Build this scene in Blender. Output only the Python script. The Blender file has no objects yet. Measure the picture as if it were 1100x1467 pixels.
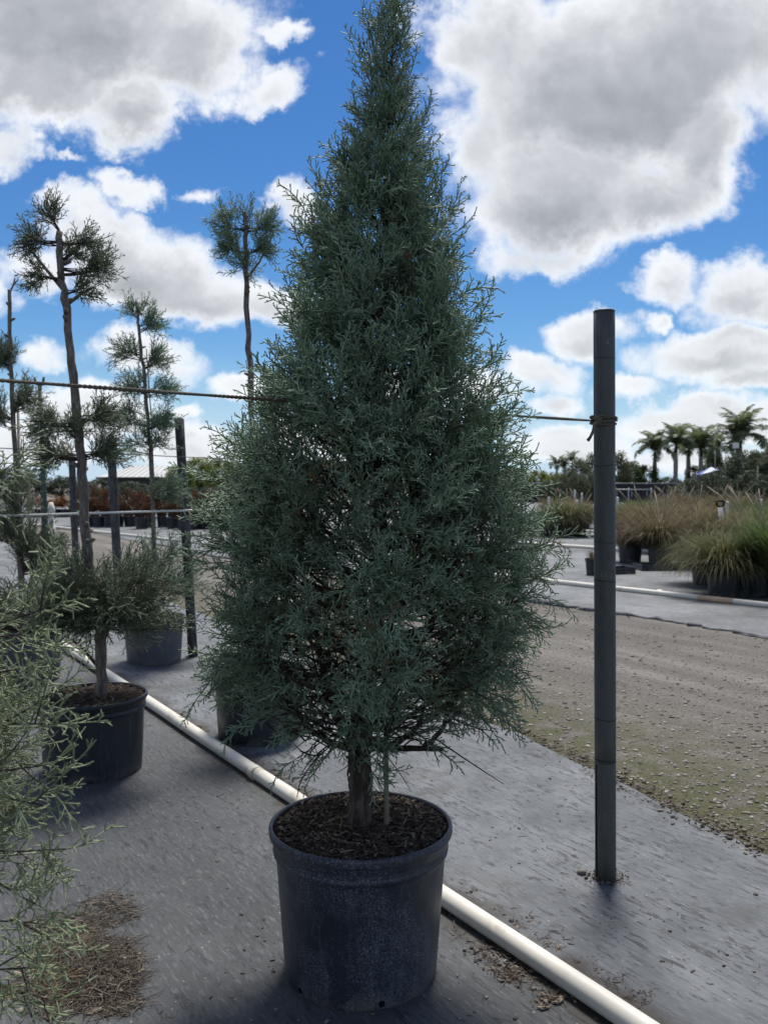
import bpy, math, random
import numpy as np
from mathutils import Vector, Matrix, noise as mnoise

PI = math.pi
R = math.radians
scene = bpy.context.scene
col = scene.collection

# ------------------------------------------------------------------ camera
F_PX, CX, CY, CAM_H = 1250.0, 550.0, 733.5, 1.55
PITCH = math.atan(43.5 / F_PX)
cam_d = bpy.data.cameras.new('camera')
cam = bpy.data.objects.new('camera', cam_d)
col.objects.link(cam)
cam.location = (0, 0, CAM_H)
cam.rotation_euler = (PI / 2 - PITCH, 0, 0)
cam_d.sensor_fit = 'VERTICAL'
cam_d.sensor_height = 36.0
cam_d.lens = 36.0 * F_PX / 1467.0
cam_d.clip_start = 0.05
cam_d.clip_end = 5000
cam_d.dof.use_dof = True
cam_d.dof.focus_distance = 2.5
cam_d.dof.aperture_fstop = 7.0
scene.camera = cam

# ------------------------------------------------------------------ view, sun
scene.view_settings.view_transform = 'Standard'
scene.view_settings.look = 'None'
scene.view_settings.gamma = 1.0
scene.view_settings.use_curve_mapping = False
scene.view_settings.exposure = 1.0
scene.cycles.max_bounces = 5
scene.cycles.diffuse_bounces = 3
scene.cycles.glossy_bounces = 2
scene.cycles.transmission_bounces = 2
scene.cycles.use_denoising = True
SUN_EL, SUN_AZ = R(64), R(10)           # azimuth from +Y towards +X
sun_d = bpy.data.lights.new('sun', 'SUN')
sun_d.energy = 3.0
sun_d.angle = R(14)
sun_d.color = (1.0, 0.955, 0.89)
sun = bpy.data.objects.new('sun', sun_d)
col.objects.link(sun)
sdir = Vector((math.sin(SUN_AZ) * math.cos(SUN_EL), math.cos(SUN_AZ) * math.cos(SUN_EL), math.sin(SUN_EL)))
sun.rotation_euler = sdir.to_track_quat('Z', 'Y').to_euler()
sun.location = sdir * 50


# ------------------------------------------------------------------ node helpers
class NT:
    def __init__(s, tree):
        s.t = tree
        s.n = tree.nodes
        s.l = tree.links

    def node(s, typ, **kw):
        nd = s.n.new(typ)
        for k, v in kw.items():
            setattr(nd, k, v)
        return nd

    def put(s, sock, v):
        if isinstance(v, bpy.types.NodeSocket):
            s.l.new(v, sock)
        elif v is not None:
            if hasattr(sock, 'default_value'):
                dv = sock.default_value
                if hasattr(dv, '__len__') and not hasattr(v, '__len__'):
                    v = (v,) * len(dv)
                if hasattr(dv, '__len__') and len(dv) == 4 and len(v) == 3:
                    v = tuple(v) + (1.0,)
                sock.default_value = v

    def math(s, op, a, b=None, c=None, clamp=False):
        nd = s.node('ShaderNodeMath', operation=op, use_clamp=clamp)
        s.put(nd.inputs[0], a)
        if b is not None: s.put(nd.inputs[1], b)
        if c is not None: s.put(nd.inputs[2], c)
        return nd.outputs[0]

    def vmath(s, op, a, b=None, out=0):
        nd = s.node('ShaderNodeVectorMath', operation=op)
        s.put(nd.inputs[0], a)
        if b is not None:
            if op == 'SCALE': s.put(nd.inputs['Scale'], b)
            else: s.put(nd.inputs[1], b)
        return nd.outputs['Value'] if op in ('LENGTH', 'DOT_PRODUCT', 'DISTANCE') else nd.outputs[0]

    def sep(s, v):
        nd = s.node('ShaderNodeSeparateXYZ'); s.put(nd.inputs[0], v)
        return nd.outputs

    def comb(s, x, y, z):
        nd = s.node('ShaderNodeCombineXYZ')
        s.put(nd.inputs[0], x); s.put(nd.inputs[1], y); s.put(nd.inputs[2], z)
        return nd.outputs[0]

    def noise(s, vec, scale, detail=4, rough=0.55, dist=0.0, color=False):
        nd = s.node('ShaderNodeTexNoise')
        if vec is not None: s.put(nd.inputs['Vector'], vec)
        s.put(nd.inputs['Scale'], scale); s.put(nd.inputs['Detail'], detail)
        s.put(nd.inputs['Roughness'], rough); s.put(nd.inputs['Distortion'], dist)
        return nd.outputs['Color'] if color else nd.outputs[0]

    def voronoi(s, vec, scale, feature='F1', out=0, rand=1.0):
        nd = s.node('ShaderNodeTexVoronoi', feature=feature)
        if vec is not None: s.put(nd.inputs['Vector'], vec)
        s.put(nd.inputs['Scale'], scale); s.put(nd.inputs['Randomness'], rand)
        return nd.outputs[out]

    def step(s, v, a, b, lo=0.0, hi=1.0):
        nd = s.node('ShaderNodeMapRange', interpolation_type='SMOOTHSTEP')
        s.put(nd.inputs[0], v); s.put(nd.inputs[1], a); s.put(nd.inputs[2], b)
        s.put(nd.inputs[3], lo); s.put(nd.inputs[4], hi)
        return nd.outputs[0]

    def mix(s, f, a, b, blend='MIX'):
        nd = s.node('ShaderNodeMix', data_type='RGBA', blend_type=blend)
        s.put(nd.inputs[0], f); s.put(nd.inputs[6], a); s.put(nd.inputs[7], b)
        return nd.outputs[2]

    def mixf(s, f, a, b):
        nd = s.node('ShaderNodeMix', data_type='FLOAT')
        s.put(nd.inputs[0], f); s.put(nd.inputs[2], a); s.put(nd.inputs[3], b)
        return nd.outputs[0]

    def ramp(s, v, stops):
        nd = s.node('ShaderNodeValToRGB')
        e = nd.color_ramp.elements
        while len(e) < len(stops): e.new(0.5)
        for el, (p, c) in zip(e, stops):
            el.position = p
            el.color = tuple(c) + (1.0,) if len(c) == 3 else c
        s.put(nd.inputs[0], v)
        return nd.outputs[0]

    def bump(s, h, strength=0.5, dist=0.01, normal=None):
        nd = s.node('ShaderNodeBump')
        s.put(nd.inputs['Height'], h); s.put(nd.inputs['Strength'], strength); s.put(nd.inputs['Distance'], dist)
        if normal is not None: s.put(nd.inputs['Normal'], normal)
        return nd.outputs[0]


MATS = {}


def material(name, fn):
    if name in MATS: return MATS[name]
    m = bpy.data.materials.new(name)
    m.use_nodes = True
    t = NT(m.node_tree)
    m.node_tree.nodes.clear()
    out = t.node('ShaderNodeOutputMaterial')
    bs = t.node('ShaderNodeBsdfPrincipled')
    t.l.new(bs.outputs[0], out.inputs[0])
    tc = t.node('ShaderNodeTexCoord')
    fn(t, bs, tc)
    MATS[name] = m
    return m


# ------------------------------------------------------------------ world: sky and clouds
world = bpy.data.worlds.new('World')
scene.world = world
world.use_nodes = True
w = NT(world.node_tree)
w.n.clear()
wout = w.node('ShaderNodeOutputWorld')
sky = w.node('ShaderNodeTexSky', sky_type='NISHITA')
sky.sun_disc = False
sky.sun_elevation = SUN_EL
sky.sun_rotation = SUN_AZ
sky.air_density = 1.0
sky.dust_density = 0.2
sky.ozone_density = 1.4
sky.altitude = 0


# clouds: (azimuth-tangent, elevation-tangent, half sizes, tilt, weight), where they stand in the sky
def P(px, py): return ((px - 550) / 1250.0, (690 - py) / 1250.0)


CLOUDS = [
    (110, 40, 290, 130, 0, 1.15), (190, 165, 95, 62, -20, 1.0), (60, 120, 170, 75, 10, 1.0), (270, 60, 110, 110, 0, 1.0),
    (395, 122, 66, 42, -15, .75), (385, 45, 48, 20, 10, .55), (25, 212, 55, 48, 20, .75), (-160, 120, 220, 170, 0, 1.1),
    (185, 268, 52, 26, 5, .7), (290, 265, 34, 18, 0, .5), (90, 240, 30, 10, 0, .4),
    (150, 330, 95, 50, 10, .9), (205, 385, 130, 75, 15, 1.05), (290, 425, 120, 55, 5, 1.05), (60, 385, 62, 42, 0, .8),
    (100, 300, 55, 26, 0, .7), (-60, 420, 90, 50, 0, .9), (430, 285, 48, 42, -25, .8), (380, 440, 90, 40, 0, .9),
    (215, 515, 92, 38, 10, .9), (70, 500, 46, 30, 0, .7), (120, 585, 130, 42, 0, .95), (262, 592, 34, 14, 0, .6),
    (345, 552, 52, 20, 0, .7), (280, 640, 90, 38, 0, .85), (30, 640, 120, 34, 0, .85), (455, 620, 90, 40, 0, .8),
    (880, 120, 290, 165, -10, 1.2), (800, 280, 165, 105, 0, 1.1), (1010, 60, 210, 150, 0, 1.1), (700, 55, 115, 95, 0, .95),
    (930, 290, 125, 72, -10, 1.05), (690, 200, 70, 90, 0, .85), (1000, 210, 90, 90, 0, 1.0), (770, 370, 90, 30, 0, .75), (1230, 20, 200, 190, 0, 1.1),
    (955, 412, 58, 38, 0, .9), (1060, 428, 92, 55, -15, .95), (935, 466, 22, 17, 0, .6), (845, 482, 76, 42, 0, .95),
    (1030, 512, 150, 42, -5, 1.0), (770, 536, 72, 32, 10, .85), (790, 580, 40, 22, 0, .75), (1080, 545, 90, 26, -5, .8),
    (990, 598, 135, 34, -4, .95), (820, 640, 110, 32, 0, .9), (1085, 610, 90, 34, 0, .85), (905, 560, 60, 18, 0, .6),
    (1190, 440, 120, 60, 0, 1.0), (620, 560, 120, 40, 0, .85), (960, 655, 160, 22, 0, .7),
    (300, -130, 330, 90, 0, 1.0), (900, -160, 330, 110, 0, 1.1),
]
grp = bpy.data.node_groups.new('cloud_field', 'ShaderNodeTree')
grp.interface.new_socket('Vector', in_out='INPUT', socket_type='NodeSocketVector')
grp.interface.new_socket('Field', in_out='OUTPUT', socket_type='NodeSocketFloat')
g = NT(grp)
gi = g.node('NodeGroupInput'); go = g.node('NodeGroupOutput')
acc = None
for (px, py, rx, ry, rot, wt) in CLOUDS:
    u, v = P(px, py)
    mp = g.node('ShaderNodeMapping', vector_type='TEXTURE')
    mp.inputs['Location'].default_value = (u, v, 0)
    mp.inputs['Rotation'].default_value = (0, 0, R(-rot))
    mp.inputs['Scale'].default_value = (rx / 1250.0, ry / 1250.0, 1)
    g.l.new(gi.outputs[0], mp.inputs['Vector'])
    ln = g.vmath('LENGTH', mp.outputs[0])
    f = g.math('MULTIPLY', g.math('SUBTRACT', 1.0, g.math('MULTIPLY', ln, ln)), wt)
    acc = f if acc is None else g.math('SMOOTH_MAX', acc, f, 0.25)
g.l.new(acc, go.inputs[0])

wtc = w.node('ShaderNodeTexCoord')
dvec = wtc.outputs['Generated']
dx, dy, dz = w.sep(dvec)
inv = w.math('DIVIDE', 1.0, w.math('MAXIMUM', dy, 0.08))
uv = w.comb(w.math('MULTIPLY', dx, inv), w.math('MULTIPLY', dz, inv), 0.0)
# billows: turn the outline with two sizes of noise; finer towards the horizon
fin = w.math('MULTIPLY', w.math('ADD', w.math('MULTIPLY', dz, 1.5), 0.35), 1.0)
wp1 = w.vmath('SUBTRACT', w.noise(uv, 9.0, 6, 0.6, 0.2, color=True), (0.5, 0.5, 0.5))
wp2 = w.vmath('SUBTRACT', w.noise(uv, 34.0, 5, 0.65, 0.0, color=True), (0.5, 0.5, 0.5))
uvw = w.vmath('ADD', uv, w.vmath('SCALE', wp1, w.math('MULTIPLY', fin, 0.15)))
uvw = w.vmath('ADD', uvw, w.vmath('SCALE', wp2, w.math('MULTIPLY', fin, 0.045)))
uvw = w.vmath('MULTIPLY', uvw, (1, 1, 0))


def field(vec, raw, det):
    nd = w.node('ShaderNodeGroup'); nd.node_tree = grp
    w.l.new(vec, nd.inputs[0])
    n1 = w.noise(raw, 15.0, det, 0.6, 0.1)
    return nd.outputs[0], w.math('MULTIPLY', w.math('SUBTRACT', n1, 0.5), 1.5)


g0, h0 = field(uvw, uv, 6)
g1, h1 = field(w.vmath('ADD', uvw, (0.0, 0.026, 0)), w.vmath('ADD', uv, (0.004, 0.026, 0)), 2)
f0 = w.math('ADD', g0, h0)
hs = w.math('MULTIPLY', w.math('SUBTRACT', w.noise(uv, 15.0, 2, 0.6, 0.1), 0.5), 1.5)

# the rest of the sky, all round: the same kind of broken cumulus on a layer
plz = w.math('ADD', w.math('MAXIMUM', dz, 0.0), 0.16)
pl = w.comb(w.math('DIVIDE', dx, plz), w.math('DIVIDE', dy, plz), 3.7)
fb = w.math('MULTIPLY', w.math('SUBTRACT', w.noise(pl, 1.1, 8, 0.56, 0.2), 0.485), 5.5)
front = w.math('MULTIPLY', w.step(dy, 0.55, 0.70), w.step(w.math('ABSOLUTE', w.sep(uv)[0]), 0.52, 0.68, 1.0, 0.0))
front = w.math('MULTIPLY', front, w.step(w.sep(uv)[1], 0.62, 0.80, 1.0, 0.0))
fld = w.mixf(front, fb, f0)
alpha = w.step(fld, -0.16, 0.66)
thick = w.step(w.mixf(front, fb, w.math('ADD', g0, w.math('MULTIPLY', h0, 0.30))), 0.30, 1.28)
lit = w.mixf(front, 0.5, w.math('ADD', w.math('ADD', w.math('MULTIPLY', w.math('SUBTRACT', g0, g1), 1.0), w.math('MULTIPLY', w.math('SUBTRACT', hs, h1), 0.32)), 0.42, clamp=True))
grey = w.math('MULTIPLY', thick, w.math('SUBTRACT', 1.18, w.math('MULTIPLY', lit, 0.85)), clamp=True)
grey = w.math('MULTIPLY', grey, w.step(w.vmath('DOT_PRODUCT', dvec, tuple(sdir)), 0.66, 0.97, 1.0, 0.62))      # forward scatter near the sun
ccol = w.mix(grey, (0.50, 0.515, 0.535), (0.108, 0.116, 0.129))
bsky = w.node('ShaderNodeBackground')
skyc = w.node('ShaderNodeHueSaturation')
w.put(skyc.inputs['Saturation'], 1.3); w.put(skyc.inputs['Value'], 1.0)
w.l.new(sky.outputs[0], skyc.inputs['Color'])
skym = w.mix(1.0, skyc.outputs[0], (0.66, 0.84, 1.02), 'MULTIPLY')
skym = w.mix(w.step(dz, 0.0, 0.16, 0.85, 0.0), skym, (5.6, 7.4, 9.4))          # pale air low over the horizon
w.l.new(skym, bsky.inputs[0]); bsky.inputs[1].default_value = 0.05
bcl = w.node('ShaderNodeBackground')
w.l.new(ccol, bcl.inputs[0]); bcl.inputs[1].default_value = 1.0
wm = w.node('ShaderNodeMixShader')
w.put(wm.inputs[0], w.math('MULTIPLY', alpha, 0.97))
w.l.new(bsky.outputs[0], wm.inputs[1]); w.l.new(bcl.outputs[0], wm.inputs[2])
w.l.new(wm.outputs[0], wout.inputs[0])
world.cycles.sampling_method = 'NONE'

# ------------------------------------------------------------------ pixel to place
CP, SP = math.cos(PITCH), math.sin(PITCH)


def ray(px, py):
    x = (px - CX) / F_PX; y = -(py - CY) / F_PX
    return Vector((x, CP + y * SP, -SP + y * CP))


def at(px, py, Y):
    d = ray(px, py)
    return Vector((d.x / d.y * Y, Y, CAM_H + d.z / d.y * Y))


def gr(px, py, z=0.0):
    d = ray(px, py)
    k = (z - CAM_H) / d.z
    return Vector((d.x * k, d.y * k, z))


def dist(py):      # distance at which the ground shows on row py
    return gr(550, py).y


# ------------------------------------------------------------------ object helpers
def link(name, me, mat=None, parent=None, loc=None):
    o = bpy.data.objects.new(name, me)
    col.objects.link(o)
    if mat is not None and me is not None and not me.materials: me.materials.append(mat)
    if parent is not None: o.parent = parent
    if loc is not None: o.location = loc
    return o


def tag(o, label, cat, group=None, kind=None):
    o['label'] = label
    o['category'] = cat
    if group: o['group'] = group
    if kind: o['kind'] = kind
    return o


def thing(name, label, cat, loc=(0, 0, 0), rz=0.0, group=None):
    o = bpy.data.objects.new(name, None)
    o.empty_display_size = 0.1
    col.objects.link(o)
    o.location = loc
    o.rotation_euler = (0, 0, rz)
    return tag(o, label, cat, group)


def struct(name, me, mat):
    o = link(name, me, mat)
    o['kind'] = 'structure'
    return o


def copy_tree(o, parent=None):
    c = o.copy()
    col.objects.link(c)
    c.parent = parent
    for ch in o.children: copy_tree(ch, c)
    return c


class MB:
    def __init__(s): s.v = []; s.f = []

    def add(s, V, F):
        b = len(s.v)
        s.v.extend([tuple(p) for p in V])
        s.f.extend([tuple(i + b for i in q) for q in F])
        return s

    def tube(s, pts, rad, n=8, caps=True, wob=0.0, rng=None):
        pts = [Vector(p) for p in pts]
        if not hasattr(rad, '__len__'): rad = [rad] * len(pts)
        t0 = (pts[1] - pts[0]).normalized()
        up = Vector((0, 0, 1)) if abs(t0.z) < 0.9 else Vector((1, 0, 0))
        a = t0.cross(up).normalized()
        V, Fc = [], []
        for i, p in enumerate(pts):
            t = (pts[min(i + 1, len(pts) - 1)] - pts[max(i - 1, 0)]).normalized()
            a = (a - t * a.dot(t)).normalized()
            b = t.cross(a)
            for k in range(n):
                th = 2 * PI * k / n
                r = rad[i] * (1 + (wob * (rng.random() - 0.5) if wob else 0))
                V.append(p + (a * math.cos(th) + b * math.sin(th)) * r)
        for i in range(len(pts) - 1):
            for k in range(n):
                k2 = (k + 1) % n
                Fc.append((i * n + k, i * n + k2, (i + 1) * n + k2, (i + 1) * n + k))
        if caps:
            Fc.append(tuple(range(n - 1, -1, -1)))
            Fc.append(tuple((len(pts) - 1) * n + k for k in range(n)))
        return s.add(V, Fc)

    def box(s, c, size, rot=None):
        V = []
        for dx_ in (-.5, .5):
            for dy_ in (-.5, .5):
                for dz_ in (-.5, .5):
                    p = Vector((dx_ * size[0], dy_ * size[1], dz_ * size[2]))
                    if rot is not None: p = rot @ p
                    V.append(p + Vector(c))
        return s.add(V, [(0, 1, 3, 2), (4, 6, 7, 5), (0, 4, 5, 1), (2, 3, 7, 6), (0, 2, 6, 4), (1, 5, 7, 3)])

    def lathe(s, prof, n=48, close=False, wob=None):
        V, Fc = [], []
        for (r, z) in prof:
            for k in range(n):
                th = 2 * PI * k / n
                rr = r * (1 + (wob(th, z) if wob else 0))
                V.append((rr * math.cos(th), rr * math.sin(th), z))
        m = len(prof)
        for i in range(m - 1 + (1 if close else 0)):
            j = (i + 1) % m
            for k in range(n):
                k2 = (k + 1) % n
                Fc.append((i * n + k, i * n + k2, j * n + k2, j * n + k))
        return s.add(V, Fc)

    def mesh(s, name, smooth=False):
        me = bpy.data.meshes.new(name)
        me.from_pydata(s.v, [], s.f)
        me.update()
        if smooth:
            me.polygons.foreach_set('use_smooth', [True] * len(me.polygons))
        return me

    def build(s, name, mat, parent=None, smooth=False, loc=None):
        return link(name, s.mesh(name, smooth), mat, parent, loc)


def np_mesh(name, V, Fq, colr=None, smooth=False):
    """V (n,3), Fq (m,k) all faces of k corners; colr (n,4) per-vertex variation"""
    me = bpy.data.meshes.new(name)
    n, (m, k) = len(V), Fq.shape
    me.vertices.add(n)
    me.vertices.foreach_set('co', np.ascontiguousarray(V, dtype=np.float32).ravel())
    me.loops.add(m * k)
    me.loops.foreach_set('vertex_index', np.ascontiguousarray(Fq, dtype=np.int32).ravel())
    me.polygons.add(m)
    me.polygons.foreach_set('loop_start', np.arange(0, m * k, k, dtype=np.int32))
    me.polygons.foreach_set('loop_total', np.full(m, k, dtype=np.int32))
    if smooth: me.polygons.foreach_set('use_smooth', np.ones(m, dtype=bool))
    if colr is not None:
        at_ = me.attributes.new('vary', 'FLOAT_COLOR', 'POINT')
        at_.data.foreach_set('color', np.ascontiguousarray(colr, dtype=np.float32).ravel())
    me.update(calc_edges=True)
    return me


# ------------------------------------------------------------------ materials
def princ(bs, t, color=None, rough=None, spec=None, normal=None, metal=None):
    if color is not None: t.put(bs.inputs['Base Color'], color)
    if rough is not None: t.put(bs.inputs['Roughness'], rough)
    if spec is not None: t.put(bs.inputs['Specular IOR Level'], spec)
    if normal is not None: t.put(bs.inputs['Normal'], normal)
    if metal is not None: t.put(bs.inputs['Metallic'], metal)


PIPE_A, PIPE_B = gr(150, 965), gr(900, 1467)
UDIR = (PIPE_B - PIPE_A).normalized()               # along the rows of cloth
VDIR = Vector((-UDIR.y, UDIR.x, 0))                 # across


def m_cloth(t, bs, tc):
    p = t.node('ShaderNodeNewGeometry').outputs['Position']
    u = t.vmath('DOT_PRODUCT', p, tuple(UDIR)); v = t.vmath('DOT_PRODUCT', p, tuple(VDIR))
    q = t.comb(u, v, 0.0)
    qs = t.vmath('MULTIPLY', q, (0.22, 1.0, 1.0))
    big = t.noise(q, 0.9, 4, 0.55, 0.3)
    mid = t.noise(q, 4.5, 5, 0.6, 0.4)
    streak = t.noise(qs, 36.0, 8, 0.72, 0.5)
    streak2 = t.noise(qs, 75.0, 4, 0.6, 0.2)
    fine = t.noise(q, 190.0, 3, 0.6)
    base = t.ramp(t.math('ADD', t.math('MULTIPLY', big, 0.6), t.math('MULTIPLY', mid, 0.4)),
                  [(0.34, (0.052, 0.057, 0.063)), (0.48, (0.104, 0.111, 0.120)), (0.62, (0.168, 0.177, 0.188))])
    pipe_side = t.step(t.math('ADD', v, t.math('MULTIPLY', t.noise(q, 2.0, 4, 0.6), 0.35)), PIPE_A.dot(VDIR) + 0.02, PIPE_A.dot(VDIR) + 0.34)
    base = t.mix(t.math('MULTIPLY', t.math('SUBTRACT', 1.0, pipe_side), 0.7), base, (0.036, 0.038, 0.039))  # cloth turns darker on the left of the pipe line
    scuff = t.math('MULTIPLY', t.step(streak, 0.535, 0.585), t.step(mid, 0.36, 0.56, 0.15, 1.0))
    base = t.mix(t.math('MULTIPLY', scuff, 0.85), base, (0.026, 0.028, 0.031))
    dust = t.step(streak2, 0.5, 0.75)
    base = t.mix(t.math('MULTIPLY', dust, 0.35), base, (0.24, 0.245, 0.25))
    base = t.mix(t.step(fine, 0.55, 0.75, 0.0, 0.35), base, (0.05, 0.053, 0.058))
    dsh = t.node('ShaderNodeTexVoronoi'); t.put(dsh.inputs['Vector'], t.vmath('ADD', t.vmath('MULTIPLY', q, (0.26, 1.0, 1.0)), t.vmath('SCALE', t.noise(q, 30.0, 3, 0.6, color=True), 0.02))); t.put(dsh.inputs['Scale'], 62.0)
    dash = t.math('MULTIPLY', t.step(dsh.outputs['Distance'], 0.22, 0.36, 1.0, 0.0), t.step(t.sep(dsh.outputs['Color'])[0], 0.40, 0.55))
    dash = t.math('MULTIPLY', dash, t.step(t.noise(q, 2.6, 5, 0.6, 0.3), 0.42, 0.60))
    base = t.mix(t.math('MULTIPLY', dash, 0.95), base, (0.020, 0.022, 0.025))
    dirt = t.step(t.noise(q, 1.7, 6, 0.62, 0.8), 0.54, 0.70)
    base = t.mix(t.math('MULTIPLY', dirt, 0.6), base, (0.066, 0.064, 0.054))
    pl_ = t.math('ABSOLUTE', t.math('SUBTRACT', v, PIPE_A.dot(VDIR)))
    soil_ = t.math('MULTIPLY', t.step(t.math('ADD', pl_, t.math('MULTIPLY', t.noise(q, 9.0, 6, 0.7), 0.20)), 0.15, 0.25, 1.0, 0.0), t.step(t.noise(q, 3.0, 4, 0.6), 0.36, 0.52))
    base = t.mix(t.math('MULTIPLY', soil_, 0.85), base, (0.034, 0.026, 0.019))
    heap_ = gr(128, 1395)
    dh = t.vmath('DISTANCE', p, (heap_.x, heap_.y, 0.0))
    hs_ = t.step(t.math('ADD', dh, t.math('MULTIPLY', t.noise(q, 8.0, 6, 0.7), 0.25)), 0.22, 0.34, 1.0, 0.0)
    base = t.mix(t.math('MULTIPLY', hs_, 0.8), base, (0.036, 0.028, 0.021))
    spots = t.step(t.voronoi(q, 26.0), 0.05, 0.11, 1.0, 0.0)
    base = t.mix(t.math('MULTIPLY', spots, t.step(mid, 0.45, 0.6)), base, (0.30, 0.295, 0.28))
    h = t.math('ADD', t.math('MULTIPLY', streak, 0.7), t.math('ADD', t.math('MULTIPLY', fine, 0.12), t.math('MULTIPLY', mid, 1.2)))
    wv = t.node('ShaderNodeTexWave', wave_type='BANDS', bands_direction='Y')
    t.put(wv.inputs['Vector'], q); t.put(wv.inputs['Scale'], 170.0); t.put(wv.inputs['Distortion'], 0.6)
    h = t.math('ADD', h, t.math('MULTIPLY', wv.outputs[0] if wv.outputs[0].type == 'VALUE' else wv.outputs[1], 0.03))
    princ(bs, t, base, t.mixf(big, 0.75, 0.55), 0.35, t.bump(h, 0.8, 0.016))


def m_gravel(t, bs, tc):
    p = t.node('ShaderNodeNewGeometry').outputs['Position']
    big = t.noise(p, 0.55, 5, 0.6, 0.4)
    mid = t.noise(p, 3.5, 5, 0.6)
    fine = t.noise(p, 60.0, 4, 0.65)
    base = t.mix(big, (0.105, 0.095, 0.083), (0.225, 0.210, 0.190))
    base = t.mix(t.step(fine, 0.4, 0.62, 0.0, 0.6), base, (0.075, 0.063, 0.052))
    vo = t.node('ShaderNodeTexVoronoi'); t.put(vo.inputs['Vector'], p); t.put(vo.inputs['Scale'], 70.0)
    rnd = t.sep(vo.outputs['Color'])[0]
    st = t.math('MULTIPLY', t.step(vo.outputs['Distance'], 0.28, 0.42, 1.0, 0.0), t.step(rnd, 0.66, 0.72))
    base = t.mix(st, base, t.mix(t.sep(vo.outputs['Color'])[1], (0.27, 0.255, 0.235), (0.50, 0.48, 0.45)))
    vo2 = t.node('ShaderNodeTexVoronoi'); t.put(vo2.inputs['Vector'], p); t.put(vo2.inputs['Scale'], 150.0)
    st2 = t.math('MULTIPLY', t.step(vo2.outputs['Distance'], 0.2, 0.4, 1.0, 0.0), t.step(t.sep(vo2.outputs['Color'])[0], 0.55, 0.62))
    base = t.mix(t.math('MULTIPLY', st2, 0.8), base, (0.40, 0.38, 0.35))
    ruts = t.noise(t.comb(t.math('MULTIPLY', t.vmath('DOT_PRODUCT', p, tuple(UDIR)), 0.12), t.vmath('DOT_PRODUCT', p, tuple(VDIR)), 0.0), 2.2, 5, 0.65, 0.3)
    base = t.mix(t.step(ruts, 0.42, 0.60, 0.38, 0.0), base, (0.070, 0.060, 0.048))
    base = t.mix(t.step(ruts, 0.55, 0.70, 0.0, 0.22), base, (0.36, 0.345, 0.32))
    # moss and algae grow on the damp strip beside the cloth
    e = EDGE_C
    dv = t.math('SUBTRACT', t.vmath('DOT_PRODUCT', p, tuple(VDIR)), e)
    moss = t.math('MULTIPLY', t.step(dv, 0.1, 1.9, 1.0, 0.0), t.step(t.noise(p, 5.0, 6, 0.7), 0.34, 0.56))
    base = t.mix(t.math('MULTIPLY', moss, 0.85), base, (0.070, 0.072, 0.026))
    h = t.math('ADD', t.math('MULTIPLY', st, 0.8), t.math('ADD', t.math('MULTIPLY', st2, 0.3), t.math('ADD', fine, t.math('MULTIPLY', mid, 1.5))))
    princ(bs, t, base, 0.9, 0.25, t.bump(h, 0.9, 0.02))


def m_pot(dark=(0.020, 0.024, 0.033), dust=(0.17, 0.18, 0.195), amt=0.5):
    def fn(t, bs, tc):
        p = tc.outputs['Object']
        n1 = t.noise(p, 4.5, 6, 0.65, 0.5)
        grain = t.noise(p, 190.0, 5, 0.85)
        run = t.noise(t.vmath('MULTIPLY', p, (1, 1, 0.12)), 38.0, 4, 0.6)
        patch = t.step(n1, 0.40, 0.60, 0.10, 1.0)
        sp = t.math('MULTIPLY', t.step(grain, 0.49, 0.62), patch)
        base = t.mix(t.math('MULTIPLY', sp, amt), dark, dust)
        base = t.mix(t.math('MULTIPLY', t.step(run, 0.5, 0.75), 0.22), base, dust)
        z = t.sep(p)[2]
        low = t.math('MULTIPLY', t.step(z, 0.0, 0.09, 1.0, 0.0), t.step(t.noise(p, 14, 5, .65), 0.42, 0.6))
        base = t.mix(t.math('MULTIPLY', low, 0.55), base, (0.17, 0.16, 0.13))
        princ(bs, t, base, t.mixf(sp, 0.42, 0.75), 0.4, t.bump(t.math('ADD', grain, run), 0.12, 0.004))
    return fn


def m_foliage(c0, c1, c2, tipc, dead=(0.17, 0.115, 0.06)):
    def fn(t, bs, tc):
        a = t.node('ShaderNodeAttribute'); a.attribute_name = 'vary'
        r, g_, b_ = t.sep(a.outputs['Vector'])[:3]
        base = t.ramp(r, [(0.0, c0), (0.5, c1), (1.0, c2)])
        base = t.mix(t.math('MULTIPLY', t.math('MULTIPLY', g_, g_), 0.6), base, tipc)
        base = t.mix(t.step(b_, 0.975, 0.998), base, dead)
        princ(bs, t, base, 0.62, 0.35)
    return fn


def m_bark(c0, c1, sc=1.0):
    def fn(t, bs, tc):
        p = tc.outputs['Object']
        q = t.vmath('MULTIPLY', p, (1, 1, 0.25))
        n1 = t.noise(q, 55.0 * sc, 6, 0.7, 0.6)
        n2 = t.noise(p, 9.0 * sc, 4, 0.6)
        base = t.mix(t.step(n1, 0.36, 0.66), c0, c1)
        base = t.mix(t.step(n2, 0.5, 0.75, 0.0, 0.5), base, (0.17, 0.165, 0.155))
        princ(bs, t, base, 0.9, 0.2, t.bump(n1, 0.9, 0.012))
    return fn


def m_plain(c, rough=0.6, spec=0.4, var=0.25, sc=20.0, bump=0.15, dirt=None, metal=0.0):
    def fn(t, bs, tc):
        p = tc.outputs['Object']
        n1 = t.noise(p, sc, 5, 0.62, 0.2)
        d = tuple(x * (1 - var) for x in c); l = tuple(min(1, x * (1 + var)) for x in c)
        base = t.mix(n1, d, l)
        if dirt:
            base = t.mix(t.math('MULTIPLY', t.step(t.noise(p, sc * 0.35, 6, 0.7, 0.5), 0.5, 0.72), 0.7), base, dirt)
        princ(bs, t, base, rough, spec, t.bump(n1, bump, 0.005), metal)
    return fn


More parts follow.
